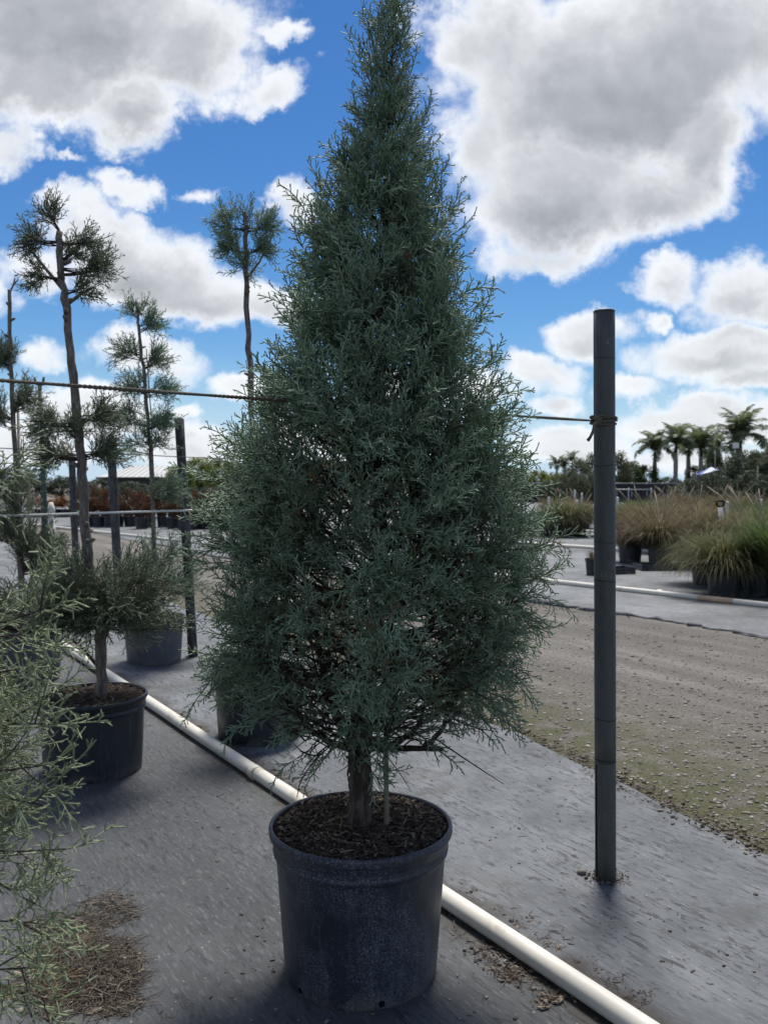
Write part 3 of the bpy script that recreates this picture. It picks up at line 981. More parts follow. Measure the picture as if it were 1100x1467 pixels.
def hero_tree():
    root = thing('cypress_tree', 'large conical blue-green cypress tree growing in the foreground mulched pot', 'tree', tuple(HT))
    g_ = Grower(11)
    rng = g_.rng
    # trunk and leader, following the visible stem
    tr = [at(515, 1172, HY - 0.02), at(516, 1120, HY - 0.02), at(514, 1070, HY), at(519, 1010, HY), at(533, 930, HY), at(544, 850, HY + 0.01),
          at(546, 760, HY), at(539, 660, HY), at(541, 560, HY + .01), at(548, 450, HY), at(552, 330, HY), at(556, 200, HY), at(562, 90, HY), at(563, 10, HY)]
    rad = [0.036, 0.032, 0.033, 0.030, 0.026, 0.024, 0.021, 0.019, 0.0165, 0.013, 0.010, 0.007, 0.004, 0.0015]
    pts, rr = [], []
    for i in range(len(tr) - 1):
        for k in range(6):
            t = k / 6
            pts.append(tr[i].lerp(tr[i + 1], t)); rr.append(rad[i] * (1 - t) + rad[i + 1] * t)
    pts.append(tr[-1]); rr.append(rad[-1])
    pts[0] = pts[0] - Vector((0, 0, 0.03)); rr[0] = 0.042
    tb = MB().tube([p - HT for p in pts], rr, 14, wob=0.16, rng=random.Random(2))
    tb.build('trunk', BARK, root, True)
    tz = np.array([p.z for p in tr]); tx = np.array([p.x for p in tr]); ty = np.array([p.y for p in tr])

    def trunk_at(z): return np.array([np.interp(z, tz, tx), np.interp(z, tz, ty), z])

    # bark flakes peeling from the lower stem
    fl = MB(); rf = random.Random(4)
    for k in range(70):
        z = 0.46 + rf.random() * 0.24; th = rf.random() * 2 * PI
        c = trunk_at(z); r_ = 0.0335
        rot = Matrix.Rotation(th, 3, 'Z') @ Matrix.Rotation(rf.gauss(0, 0.18), 3, 'Y') @ Matrix.Rotation(rf.gauss(0, 0.2), 3, 'X')
        n = Vector((math.cos(th), math.sin(th), 0))
        fl.box(Vector(c) + n * r_ - HT, (0.003 + 0.003 * rf.random(), 0.008 + 0.012 * rf.random(), 0.015 + 0.04 * rf.random()), rot)
    f = fl.build('bark_flakes', BARK, root); f['kind'] = 'stuff'

    # heavy limbs seen in the open lower crown
    limbs = [
        ([(520, 1062, 0), (560, 1072, -.03), (600, 1071, -.08), (634, 1073, -.12)], 0.0125),
        ([(606, 1071, -.09), (628, 1052, -.10), (637, 1035, -.10), (660, 1020, -.08)], 0.009),
        ([(556, 1070, -.03), (590, 1048, .02), (640, 1010, .08), (690, 960, .12)], 0.010),
        ([(512, 1078, 0), (470, 1062, -.06), (440, 1040, -.10), (410, 1000, -.14)], 0.013),
        ([(512, 1068, 0), (486, 1040, .03), (470, 1000, .06), (452, 900, .08), (430, 800, .08)], 0.014),
        ([(528, 950, 0), (570, 935, -.04), (630, 905, -.10), (680, 890, -.12)], 0.010),
        ([(540, 890, 0), (590, 870, -.10), (640, 820, -.2), (680, 760, -.28)], 0.011),
        ([(545, 820, 0), (600, 790, .08), (660, 700, .16), (690, 620, .2)], 0.010),
        ([(540, 700, 0), (500, 660, -.1), (470, 620, -.16), (440, 580, -.2)], 0.009),
        ([(530, 960, 0), (490, 930, .12), (440, 880, .2), (390, 820, .26)], 0.011),
        ([(522, 1000, 0), (556, 985, -.15), (600, 960, -.25), (640, 930, -.34)], 0.009),
        ([(520, 1010, 0), (490, 1000, -.15), (450, 985, -.26), (400, 960, -.34)], 0.009),
    ]
    for (lp, r0) in limbs:
        P3 = [at(x, y, HY + dy_) for x, y, dy_ in lp]
        sm = []
        for i in range(len(P3) - 1):
            for k in range(4): sm.append(P3[i].lerp(P3[i + 1], k / 4) + Vector((rng.normal(), rng.normal(), rng.normal())) * 0.003)
        sm.append(P3[-1])
        MB().tube([p - HT for p in sm], list(np.linspace(r0, r0 * 0.6, len(sm))), 8, wob=0.12, rng=random.Random(7)).build('limb', TWIG, root, True)

    n_br = 335
    cdf_z = np.linspace(pz[0], pz[-1] - 0.02, 400)
    wts = np.interp(cdf_z, pz, prr) + 0.05
    cdf = np.cumsum(wts); cdf /= cdf[-1]
    for i in range(n_br):
        z1 = np.interp((i + rng.random()) / n_br, cdf, cdf_z)
        az = i * 2.39996 + rng.normal() * 0.3
        rel = (z1 - pz[0]) / (pz[-1] - pz[0])
        front = abs(math.sin(az))                      # towards or away from the path
        cen = np.array([np.interp(z1, pz, pcx), HY, z1])
        bump_ = 1 + 0.30 * mnoise.noise(Vector((math.cos(az) * 2.2, math.sin(az) * 2.2, z1 * 4.5)))
        rmax = np.interp(z1, pz, prr) * bump_
        rad_ = max(0.006, rmax * (0.60 + 0.40 * rng.random() ** 0.45) - min(0.085, 0.5 * rmax))
        if front > 0.45 and rng.random() < 0.54 * max(0.0, 1 - abs(rel - 0.12) / 0.24): continue
        slim = min(1.0, 0.32 + rmax * 1.9)
        end = cen + np.array([math.cos(az) * rad_, math.sin(az) * rad_, 0])
        rise = rad_ * (0.15 + 0.75 * rel) * (0.4 + 1.5 * rng.random()) + 0.05
        z0 = max(0.62, z1 - rise)
        st = trunk_at(z0)
        up = 0.15 + 0.7 * rel
        droop = 0.55 - 0.75 * rel
        if rel > 0.8: z0 = max(z0, z1 - 0.25)
        st = st + (end - st) * 0.28 * rng.random() + rng.normal(size=3) * np.array([0.045, 0.045, 0.07]) * min(1, rmax * 2)
        mid_ = (st + end) / 2 + rng.normal(size=3) * np.array([0.08, 0.08, 0.085]) * min(1, rmax * 2.2) + np.array([0, 0, -0.03 + 0.02 * rel])
        g_.branch(st, end, 0.5 - 0.3 * rel, (0.0062 - 0.0035 * rel) * (0.6 + 0.7 * rng.random()), 9 if rel < 0.85 else 5, (0.125 - 0.04 * rel) * slim, 0.0235, 0.45 if rel < 0.6 else 0.3,
                  0.98 * (0.55 + 0.45 * slim), droop, out=unit(np.array([math.cos(az), math.sin(az), up])), tilt=0.15 + 0.35 * rel, ctl=mid_)
    # sparse dead twigs inside the lower crown
    for i in range(330):
        z0 = 0.72 + 0.85 * rng.random() ** 1.3; az = rng.random() * 2 * PI
        st = trunk_at(z0) + np.array([math.cos(az), math.sin(az), 0.1]) * (0.05 + 0.2 * rng.random())
        e = st + np.array([math.cos(az), math.sin(az), 0.2 + 0.5 * rng.normal()]) * (0.08 + 0.16 * rng.random())
        m_ = (st + e) / 2 + rng.normal(size=3) * 0.03
        g_.wood.tube([Vector(p) for p in bezier(st, m_, e, 5)], [0.0028, 0.0026, 0.0022, 0.0018, 0.001], 4, caps=False)
    g_.finish(root, SPRAY_FINE, FOL_BLUE, HT, 21)
    return root


hero_tree()

# bamboo stake beside the trunk
sb = at(553, 1168, HY - 0.03); sb.z = 0.42
st = thing('bamboo_stake', 'thin grey cane stake beside the trunk in the foreground pot', 'stake', tuple(sb))
sp_ = [Vector((0, 0, -0.05)), Vector((0.001, 0, 0.12)), Vector((0.0, 0.002, 0.3)), Vector((-0.004, 0.01, 0.62))]
MB().tube(sp_, 0.0082, 10).build('cane', CANE, st, True)
for z in (0.05, 0.27, 0.49):
    MB().tube([(0, 0.001, z - 0.004), (0, 0.001, z), (0, 0.001, z + 0.004)], [0.0083, 0.0098, 0.0083], 10).build('node_ring', CANE, st, True)

# ------------------------------------------------------------------ foreground tree at the left edge
ROPE_R = at(860, 603, 3.39)
ROW = Vector((0.70, 0.714, 0)).normalized()
LC = Vector((hc.x, hc.y, 0)) - ROW * 1.43
LC = Vector((-1.195, 1.75, 0))
make_pot('black plastic pot half hidden under the cypress that leans beside the root debris', tuple(LC), 0.288, 0.238, 0.478, POT_DARK, fill=0.92, chips=500, seed=9)


def left_tree():
    og = Vector((LC.x, LC.y, 0.42))
    root = thing('cypress_tree', 'fine feathery grey-green cypress spilling over the heap of dry roots', 'tree', tuple(og))
    g_ = Grower(31); rng = g_.rng
    MB().tube([(0, 0, -0.03), (0.01, 0, 0.5), (0.0, 0.02, 1.1), (0.01, 0, 1.9)], [0.036, 0.03, 0.022, 0.006], 10).build('trunk', BARK, root, True)
    zz = np.array([0.55, 0.8, 1.0, 1.2, 1.4, 1.55, 1.75, 2.0, 2.3]); rr = np.array([0.22, 0.38, 0.43, 0.37, 0.27, 0.23, 0.22, 0.16, 0.05])
    n = 420
    for i in range(n):
        z1 = np.interp((i + rng.random()) / n, [0, 0.86, 1], [0.55, 1.32, 1.95])
        az = i * 2.39996 + rng.normal() * 0.3
        # the far half away from the aisle is thinner, it carries less foliage against its neighbour
        if math.cos(az) < 0.1 and rng.random() < 0.7: continue
        bump_ = 1 + 0.22 * mnoise.noise(Vector((math.cos(az) * 2, math.sin(az) * 2, z1 * 5.0)))
        r1 = np.interp(z1, zz, rr) * bump_ * (0.66 + 0.34 * rng.random() ** 0.5) - 0.06
        end = np.array([LC.x + math.cos(az) * r1, LC.y + math.sin(az) * r1, z1])
        z0 = max(0.55, z1 - r1 * 0.45 - 0.05)
        g_.branch(np.array([LC.x, LC.y, z0]), end, 0.5, 0.004, 7, 0.12, 0.026, 0.4, 0.95, 0.35, out=unit(np.array([math.cos(az), math.sin(az), 0.2])), tilt=0.15)
    # long shoots that reach out over the aisle
    for (x, y, Y, tilt) in ((48, 672, 1.45, -.1), (112, 868, 1.40, .0), (85, 905, 1.45, 0), (128, 1040, 1.36, .35), (100, 1100, 1.42, .2),
                      (135, 1222, 1.40, .25), (85, 1330, 1.40, -.2), (75, 1395, 1.42, -.3), (60, 960, 1.38, 0), (100, 1160, 1.36, .1), (40, 1280, 1.3, 0), (110, 1440, 1.5, -.1)):
        e = np.array(at(x, y, Y))
        st_ = np.array([LC.x, LC.y, max(0.6, e[2] - 0.06)])
        g_.branch(st_, e - 0.06 * unit(e - st_), 0.2, 0.005, 4, 0.09, 0.026, 0.72, 0.9, 0.1, tilt=tilt, tint=0.75)
    g_.finish(root, SPRAY_NEAR, FOL_NEAR, og, 33)


left_tree()

# ------------------------------------------------------------------ post, rope
POST_B = gr(867, 1262)


def make_post(label, base, H, r, mat, lean=(0, 0), fancy=False, group=None):
    root = thing('support_post', label, 'post', tuple(base), group=group)
    top = Vector((lean[0], lean[1], H))
    if not fancy:
        n = 8
        MB().tube([top * (k / n) - Vector((0, 0, 0.02 if k == 0 else 0)) for k in range(n + 1)], [r * (1 + 0.03 * math.sin(k * 1.7)) for k in range(n + 1)], 14).build('shaft', mat, root, True)
        MB().tube([top, top + Vector((0, 0, 0.012))], [r * 1.0, r * 0.86], 14).build('post_top', mat, root, True)
        return root
    up = top.normalized()
    zs = [0.47 + (H - 0.47) * k / 18 for k in range(19)]
    rngp = random.Random(5)
    MB().tube([up * z for z in zs] , [r * (1 + 0.012 * (rngp.random() - 0.5)) for _ in zs], 28).build('shaft', mat, root, True)
    MB().tube([up * (H - 0.001), up * (H + 0.004), up * (H + 0.007)], [r * 1.01, r * 1.0, r * 0.9], 28).build('post_top', mat, root, True)
    MB().tube([up * -0.03, up * 0.2, up * 0.462, up * 0.475], [r * 0.985, r * 0.98, r * 0.985, r * 0.93], 28).build('lower_sleeve', mat, root, True)
    # dark line painted on the sleeve as a groove's shade; scored rings on the shaft
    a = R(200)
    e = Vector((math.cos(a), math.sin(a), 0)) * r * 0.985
    MB().tube([e + up * 0.01, e + up * 0.46], 0.0035, 6).build('slot_shade', DARK, root, True)
    for z in (0.475, 0.64, 1.17, 1.32, 1.61, 2.02):
        ring = [up * z + Vector((math.cos(2 * PI * k / 24), math.sin(2 * PI * k / 24), 0.10 * math.sin(2 * PI * k / 24 + z * 9))) * (r * 0.9985) for k in range(25)]
        MB().tube([Vector((p.x, p.y, p.z)) for p in ring], 0.0019 if z < 1.2 else 0.0012, 5, caps=False).build('scored_ring', RING, root, True)
    return root


P_TOP = at(865, 447, POST_B.y)
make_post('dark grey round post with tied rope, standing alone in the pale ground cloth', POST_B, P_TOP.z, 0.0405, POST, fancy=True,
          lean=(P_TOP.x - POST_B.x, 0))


def rope_strand(mb, a, b, r, sag=0.0, n=40, twist=90.0, wig=0.0):
    for ph in (0, PI):
        pts = []
        for k in range(n + 1):
            t = k / n
            p = a.lerp(b, t) - Vector((0, 0, sag * 4 * t * (1 - t)))
            L = (b - a).length * t
            p = p + Vector((0, math.cos(L * twist + ph), math.sin(L * twist + ph))) * r * 0.45
            pts.append(p)
        mb.tube(pts, r * 0.72, 6)
    return mb


rp = at(864, 603, POST_B.y)
rl = at(0, 541, 1.98)
rdir = (rl - rp).normalized()
rend = rl + rdir * 1.1
root = thing('support_rope', 'twisted grey rope tied round the dark post and strung through the cypress crowns', 'rope', tuple(rp))
mb = MB()
start = Vector((-0.041, -0.012, 0))
rope_strand(mb, start, rend - rp, 0.0056, 0.006, 260, 260.0)
mb.build('strand', ROPE, root, True)
for k, dz_ in enumerate((-0.011, -0.003, 0.005, 0.012)):
    ring = []
    for i in range(33):
        th = 2 * PI * i / 32
        ring.append(Vector((math.cos(th), math.sin(th), 0)) * (0.0455 + 0.003 * (k % 2)) + Vector((0, 0, dz_ + 0.005 * math.sin(th + k * 1.3))))
    MB().tube(ring, 0.0048, 7, caps=False).build('wrap', ROPE, root, True)
kn = MB()
rk = random.Random(3)
for k in range(4):
    c = Vector((-0.036 + 0.006 * k, -0.046 + 0.004 * abs(k - 1), -0.002 + 0.004 * rk.random()))
    kn.tube([c + Vector((0.002, 0.012, 0.016)), c + Vector((-0.003, -0.004, 0.010)), c + Vector((-0.004, -0.006, -0.006)), c + Vector((0.0, 0.010, -0.017))], 0.0052, 7)
kn.build('knot', ROPE, root, True)
MB().tube([(-0.036, -0.05, -0.006), (-0.048, -0.054, -0.02), (-0.052, -0.054, -0.042), (-0.062, -0.054, -0.064), (-0.072, -0.054, -0.078)], [0.006, 0.006, 0.0058, 0.006, 0.007], 8).build('loose_end', DARK if False else ROPE, root, True)
tree_k = at(410, 576, 2.42)
# a turn of rope round the leader of the tree
lp = rp + (rl - rp) * ((rp.x - (hc.x - 0.03)) / (rp.x - rl.x))
ring = [Vector((lp.x - rp.x + 0.05 + 0.055 * math.cos(a_), lp.y - rp.y + 0.12 + 0.13 * math.sin(a_), lp.z - rp.z + 0.004 * math.sin(3 * a_))) for a_ in np.linspace(0, 2 * PI, 25)]
MB().tube(ring, 0.005, 7, caps=False).build('tree_loop', ROPE, root, True)
make_post('dark grey round post at the far end of the twisted rope', Vector((rend.x, rend.y, 0)), 2.2, 0.0405, POST)

# ------------------------------------------------------------------ pruned trees of the row behind
def ellip_cloud(g_, stem, c, rx, rz, nb, Y, scale=1.0, tilt=0.2, droop=0.1, ry=None, r0=0.007, nsub=4, sub=0.13, step=0.045, t0=0.35):
    """a tuft of foliage: centre pixel c, half sizes in pixels, at distance Y, on a stem given as (z -> point)"""
    rng = g_.rng
    C = np.array(at(c[0], c[1], Y)); k = Y / F_PX
    ax, az_ = rx * k, rz * k; ay = ax if ry is None else ry
    for i in range(nb):
        d = rng.normal(size=3); d = unit(d)
        if d[2] < -0.6: d[2] *= 0.4
        rr = 0.55 + 0.45 * rng.random() ** 0.5
        e = C + d * np.array([ax, ay, az_]) * rr
        e0 = e - unit(e - C) * 0.07
        z0 = C[2] + d[2] * az_ * 0.35 - 0.25 * az_
        s0 = stem(z0)
        g_.branch(s0, e0, 0.25, r0, nsub, sub, step, t0, scale, droop, tilt=tilt)


def stem_fn(pts):
    z = np.array([p.z for p in pts]); o_ = np.argsort(z)
    z = z[o_]; x = np.array([p.x for p in pts])[o_]; y = np.array([p.y for p in pts])[o_]
    return lambda q: np.array([np.interp(q, z, x), np.interp(q, z, y), min(max(q, z[0]), z[-1])])


def pruned_tree(label, pot_px, Y, stem_px, rad, clouds, seed, mat, extra_stems=(), stubs=14, pot=None, wood=None):
    base = at(pot_px, 0, Y); og = Vector((base.x, Y, 0.40))
    root = thing('cypress_tree', label, 'tree', tuple(og), group=None)
    pts = [at(x, y, Y) for x, y in stem_px]
    pts = [Vector((pts[0].x, Y, 0.38))] + pts
    rr = [rad * 1.15] + list(np.linspace(rad, rad * 0.55, len(pts) - 1))
    sm, sr = [], []
    rr_ = random.Random(seed)
    for i in range(len(pts) - 1):
        for k in range(5):
            sm.append(pts[i].lerp(pts[i + 1], k / 5) + Vector((rr_.gauss(0, 0.004), rr_.gauss(0, 0.004), 0))); sr.append((rr[i] * (1 - k / 5) + rr[i + 1] * k / 5) * (0.94 + 0.14 * rr_.random()))
    sm.append(pts[-1]); sr.append(rr[-1])
    MB().tube([p - og for p in sm], sr, 12, wob=0.1, rng=rr_).build('trunk', wood or BARK_GREY, root, True)
    fn = stem_fn(pts)
    for k in range(stubs):      # cut branch stubs on the bare stem
        z = 0.9 + (pts[-1].z - 1.0) * rr_.random(); a = rr_.random() * 2 * PI
        p = Vector(fn(z)); d = Vector((math.cos(a), math.sin(a), 0.35))
        MB().tube([p - og, p + d * (rad + 0.006) - og, p + d * (rad + 0.022) - og], [rad * 0.5, rad * 0.42, rad * 0.3], 7).build('branch_stub', wood or BARK_GREY, root, True)
    for es in extra_stems:
        e = [at(x, y, Y + 0.03) for x, y in es]
        MB().tube([p - og for p in e], list(np.linspace(rad * 0.36, rad * 0.2, len(e))), 8).build('side_stem', wood or BARK_GREY, root, True)
    g_ = Grower(seed)
    for c in clouds: ellip_cloud(g_, fn, *c)
    g_.finish(root, SPRAY_MID, mat, og, seed + 1)
    return root


# topiary in the dark pot, left
CY_ = 4.62
make_pot('dark navy-black ribbed pot holding the topiary cypress left of the white pipe', (at(133, 1000, CY_).x, CY_, 0.0), 0.285, 0.25, 0.42, POT_DARK, ribs=22, fill=0.95, chips=500, seed=15)
pruned_tree('tall topiary cypress with bare curving stem, three tufts and olive lower bush', 140, CY_,
            [(146, 975), (144, 900), (128, 815), (119, 700), (112, 600), (103, 520), (95, 440), (88, 380), (86, 332)], 0.030,
            [((152, 868), 116, 72, 110, CY_, 1.05, .2, .15, None, .004, 4, .13, .04, .35), ] + [((x, y), a, b, int(n * 1.15), CY_, .9, .1, .15, None, .005, 4, .09, .03, .45) for x, y, a, b, n in ((70, 608, 26, 22, 7), (140, 598, 24, 24, 7), (85, 652, 36, 22, 8), (142, 650, 26, 24, 8), (112, 630, 26, 30, 5))]
            + [((x, y), a, b, int(n * 1.15), CY_, .82, .1, .1, None, .0045, 4, .08, .03, .5) for x, y, a, b, n in ((50, 345, 24, 22, 7), (76, 316, 20, 14, 5), (122, 348, 22, 18, 5), (140, 385, 24, 22, 7), (112, 416, 26, 16, 5), (62, 396, 24, 18, 5), (94, 368, 20, 26, 4))], 41, FOL_OLIVE,
            extra_stems=[[(91, 415), (66, 385), (42, 355)], [(90, 375), (108, 358), (124, 340)], [(97, 436), (118, 420), (132, 412)], [(144, 930), (165, 880), (190, 840)], [(145, 960), (115, 925), (85, 905)]])
# pot and tall clipped stem directly behind the hero tree
DY_ = 5.25
make_pot('black pot behind the foreground cypress, partly covered by its low foliage', (at(372, 1000, DY_).x, DY_, 0.0), 0.285, 0.245, 0.42, POT_DARK, ribs=22, fill=0.93, seed=16)
pruned_tree('slender bare-stemmed cypress with a small round tuft at its top', 372, DY_,
            [(372, 1000), (368, 850), (362, 640), (358, 520), (353, 420), (352, 340), (351, 304)], 0.022,
            [((372, 760), 55, 120, 40, DY_, .95, .2, .1)] + [((x, y), a, b, int(n * 1.25), DY_, .8, .2, 0, None, .004, 4, .08, .03, .5) for x, y, a, b, n in ((325, 326, 18, 14, 5), (350, 320, 16, 12, 4), (378, 326, 20, 16, 6), (335, 358, 20, 18, 6), (370, 358, 18, 18, 6), (352, 384, 16, 14, 4))], 51, FOL_BLUE,
            extra_stems=[[(353, 400), (372, 375), (392, 335)], [(352, 390), (340, 350), (337, 318)]])
# pot with the two-stemmed column
EY_ = 7.45
make_pot('faded grey-blue pot behind the white pipe end, next to a weathered post', (at(221, 930, EY_).x, EY_, 0.0), 0.262, 0.222, 0.40, POT_GREY, ribs=22, fill=0.93, seed=17)
pruned_tree('narrow open cypress with two thin stems over a dense grey-green bush', 222, EY_,
            [(224, 880), (221, 780), (215, 640), (207, 540), (199, 470), (195, 432)], 0.020,
            [((x, y), a * 1.35, b * 1.3, int(n * 1.4), EY_, 1.0, .1, .1, None, .005, 4, .11, .036, .4) for x, y, a, b, n in ((196, 452, 12, 16, 4), (212, 470, 14, 20, 6), (186, 505, 18, 20, 6), (222, 520, 16, 20, 6), (194, 555, 24, 20, 7), (232, 560, 16, 18, 5),
             (182, 600, 20, 24, 7), (226, 605, 24, 24, 8), (205, 640, 32, 18, 8))] + [
             ((236, 705), 36, 40, 14, EY_, .9, 0, .3),
             ((232, 830), 62, 66, 52, EY_, 1.0, .2, .15)], 61, FOL_BLUE, extra_stems=[[(224, 860), (222, 720), (217, 600), (210, 500)]])
# far left pot and tree
FY_ = 6.75
make_pot('blue-grey pot seen past the feathery cypress, beside the dark pot', (at(40, 960, FY_).x, FY_, 0.0), 0.275, 0.235, 0.42, POT_GREY, ribs=22, fill=0.93, seed=18)
pruned_tree('cypress with a bare cut stem tip above sparse tufts beside the green pole', 30, FY_,
            [(32, 900), (28, 780), (22, 640), (16, 520), (14, 415)], 0.024,
            [((5, 520), 24, 40, 14, FY_, .95, .1, .1, None, .005, 4, .12, .036, .4), ((30, 580), 22, 30, 12, FY_, .95, .1, .1, None, .005, 4, .12, .036, .4), ((0, 600), 30, 40, 14, FY_, .95, .1, .1, None, .005, 4, .12, .036, .4), ((10, 740), 55, 95, 40, FY_, 1.0, .2, .15), ((55, 800), 42, 52, 34, FY_, 1.0, .2, .1), ((5, 880), 60, 60, 34, FY_, 1.0, .1, .2)], 71, FOL_OLIVE,
            extra_stems=[[(14, 420), (20, 408), (27, 400)], [(20, 408), (22, 398)]])

# ------------------------------------------------------------------ posts, wires and poles of the row behind
p1b = gr(277, 942); p1t = at(257, 601, p1b.y)
make_post('weathered dark post leaning left beside the faded grey-blue pot', p1b, p1t.z, 0.041, POST_WOOD, lean=(p1t.x - p1b.x, 0))
p2 = at(168, 800, 12.4); p2t = at(157, 631, 12.4)
make_post('weathered grey post behind the narrow two-stemmed cypress', Vector((p2.x + 0.02, 12.4, 0)), p2t.z, 0.062, POST_WOOD, lean=(p2t.x - p2.x, 0))
p3 = at(110, 800, 13.5); p3t = at(103, 650, 13.5)
make_post('slim grey post seen just left of the topiary stem', Vector((p3.x, 13.5, 0)), p3t.z, 0.052, POST_WOOD, lean=(p3t.x - p3.x, 0))
p4 = at(63, 730, 17.0)
make_post('distant grey post near the orange shrubs', Vector((p4.x, 17.0, 0)), 2.0, 0.05, POST_WOOD)

wz = at(270, 731, p1b.y)
wl = at(-60, 741, 6.3)
wr = at(268, 731, p1b.y) + (wz - wl).normalized() * 3.5
root = thing('trellis_wire', 'taut white wire strung low between the trees with green ties', 'wire', tuple(wz))
MB().tube([wl - wz + (wl - wz) * 0.4, Vector((0, -0.045, 0)), wr - wz], 0.009, 8).build('wire', ROPE_W, root, True)
for px in (112, 140):
    c = at(px, 735.5, wl.y + (wz.y - wl.y) * ((px + 60) / 330.0)) - wz
    MB().tube([c + Vector((-0.02, 0, 0)), c + Vector((-0.008, 0, 0.004)), c + Vector((0.008, 0, 0.002)), c + Vector((0.02, 0, -0.004))], [0.012, 0.019, 0.018, 0.012], 8).build('green_tie', TIE, root, True)
wz2 = at(268, 655, p1b.y - 0.04)
root = thing('trellis_wire', 'thin upper wire fixed to the leaning weathered post', 'wire', tuple(wz2))
MB().tube([at(-40, 640, 6.3) - wz2, Vector((0, 0, 0)), at(430, 660, 9.3) - wz2], 0.004, 6).build('wire', ROPE, root, True)

GREENP = material('green_pole', m_plain((0.05, 0.085, 0.07), 0.6, 0.3, 0.3, 25.0))
gp0 = at(72, 800, 9.5); gp1 = at(57, 552, 9.5)
root = thing('forked_pole', 'thin green pole with small forked top among the left trees', 'pole', (gp0.x, 9.5, 0))
tp = gp1 - Vector((gp0.x, 9.5, 0))
MB().tube([(0, 0, -0.02), tp * 0.5, tp], 0.022, 8).build('shaft', GREENP, root, True)
for dx_ in (-0.05, 0.05):
    MB().tube([tp, tp + Vector((dx_ * 0.8, 0, 0.03)), tp + Vector((dx_, 0, 0.09))], [0.018, 0.016, 0.012], 6).build('fork_tine', GREENP, root, True)
rs = gr(78, 800, 0); rs = Vector((at(77, 780, 14).x, 14, 0))
root = thing('pipe_riser', 'short white upright pipe standing on the gravel behind the left trees', 'pipe', tuple(rs))
MB().tube([(0, 0, 0), (-0.01, 0, 0.55), (-0.03, 0, 1.02)], 0.05, 12).build('riser_body', PVC, root, True)
MB().tube([(-0.03, 0, 1.02), (-0.03, 0, 1.10), (-0.03, 0, 1.22)], [0.062, 0.062, 0.03], 12).build('cap', PVC, root, True)
for (x, y0, y1, Y, lab) in ((45, 690, 840, 8.2, 'pale bamboo cane beside the sparse left cypress'), (30, 575, 800, 8.8, 'tall thin brown cane against the sky at the left trees')):
    a, b = at(x, y1, Y), at(x - 4, y0, Y)
    root = thing('bamboo_stake', lab, 'stake', (a.x, Y, 0))
    MB().tube([(0, 0, -0.02), (0.01, 0, 0.7), b - Vector((a.x, Y, 0))], 0.014, 7).build('cane', CANE, root, True)

# ------------------------------------------------------------------ litter: roots, bits, stones
def strands(n, place, lmin, lmax, r, zmax, seed):
    rng = np.random.default_rng(seed)
    Vs, Fs, Cs = [], [], []
    base = 0
    for i in range(n):
        p, dens = place(rng)
        L = lmin + (lmax - lmin) * rng.random() ** 1.5
        a = rng.random() * 2 * PI
        z = 0.014 + zmax * dens * rng.random()
        pts = []
        cur = np.array([p[0], p[1], z]); slope = rng.normal() * 0.12
        for k in range(5):
            pts.append(cur.copy())
            a += rng.normal() * 0.55
            cur = cur + np.array([math.cos(a), math.sin(a), slope + rng.normal() * 0.12]) * L / 4
            cur[2] = max(cur[2], 0.012)
        rr = r * (0.6 + 0.9 * rng.random())
        V = []
        for k, q in enumerate(pts):
            t = pts[min(k + 1, 4)] - pts[max(k - 1, 0)]
            sd = unit(np.cross(t, [0, 0, 1.0]) + 1e-6)
            f = rr * (1 - 0.12 * k)
            V += [q + sd * f, q - sd * f, q + np.array([0, 0, 1.6 * f])]
        Fq = []
        for k in range(4):
            for j in range(3): Fq.append((k * 3 + j, k * 3 + (j + 1) % 3, k * 3 + 3 + (j + 1) % 3, k * 3 + 3 + j))
        Vs.append(np.array(V)); Fs.append(np.array(Fq) + base); base += 15
        Cs.append(np.tile([rng.random(), 0, 0, 1], (15, 1)))
    return np.concatenate(Vs), np.concatenate(Fs), np.concatenate(Cs)


def chips(n, place, smin, smax, zmax, seed, flat=0.25):
    rng = np.random.default_rng(seed)
    cube = np.array([(x, y, z) for x in (-.5, .5) for y in (-.5, .5) for z in (-.5, .5)])
    cf = np.array([(0, 1, 3, 2), (4, 6, 7, 5), (0, 4, 5, 1), (2, 3, 7, 6), (0, 2, 6, 4), (1, 5, 7, 3)])
    Vs, Fs, Cs = [], [], []
    for i in range(n):
        p, dens = place(rng)
        s = smin + (smax - smin) * rng.random() ** 2.5
        v = cube * np.array([s, s * (0.3 + 0.5 * rng.random()), s * flat * (0.4 + rng.random())])
        v[4:, 1] *= 0.4 + 0.6 * rng.random()
        e = Matrix.Rotation(rng.random() * 6.28, 3, 'Z') @ Matrix.Rotation(rng.normal() * 0.2, 3, 'X')
        v = v @ np.array(e).T + np.array([p[0], p[1], 0.013 + zmax * dens * rng.random()])
        Vs.append(v); Fs.append(cf + 8 * i); Cs.append(np.tile([rng.random(), 0, 0, 1], (8, 1)))
    return np.concatenate(Vs), np.concatenate(Fs), np.concatenate(Cs)


def join(*parts):
    Vs, Fs, Cs, b = [], [], [], 0
    for V, Fq, C in parts:
        Vs.append(V); Fs.append(Fq + b); Cs.append(C); b += len(V)
    return np.concatenate(Vs), np.concatenate(Fs), np.concatenate(Cs)


def blob_place(cpx, cpy, rx, ry, power=0.6):
    def f(rng):
        while True:
            r = rng.random() ** power; a = rng.random() * 2 * PI
            edge = 1.0 + 0.35 * mnoise.noise(Vector((math.cos(a) * 2, math.sin(a) * 2, cpx * 0.01)))
            x = cpx + rx * r * edge * math.cos(a); y = cpy + ry * r * edge * math.sin(a)
            p = gr(x, y)
            return (p.x, p.y), max(0.15, 1 - r * r)
    return f


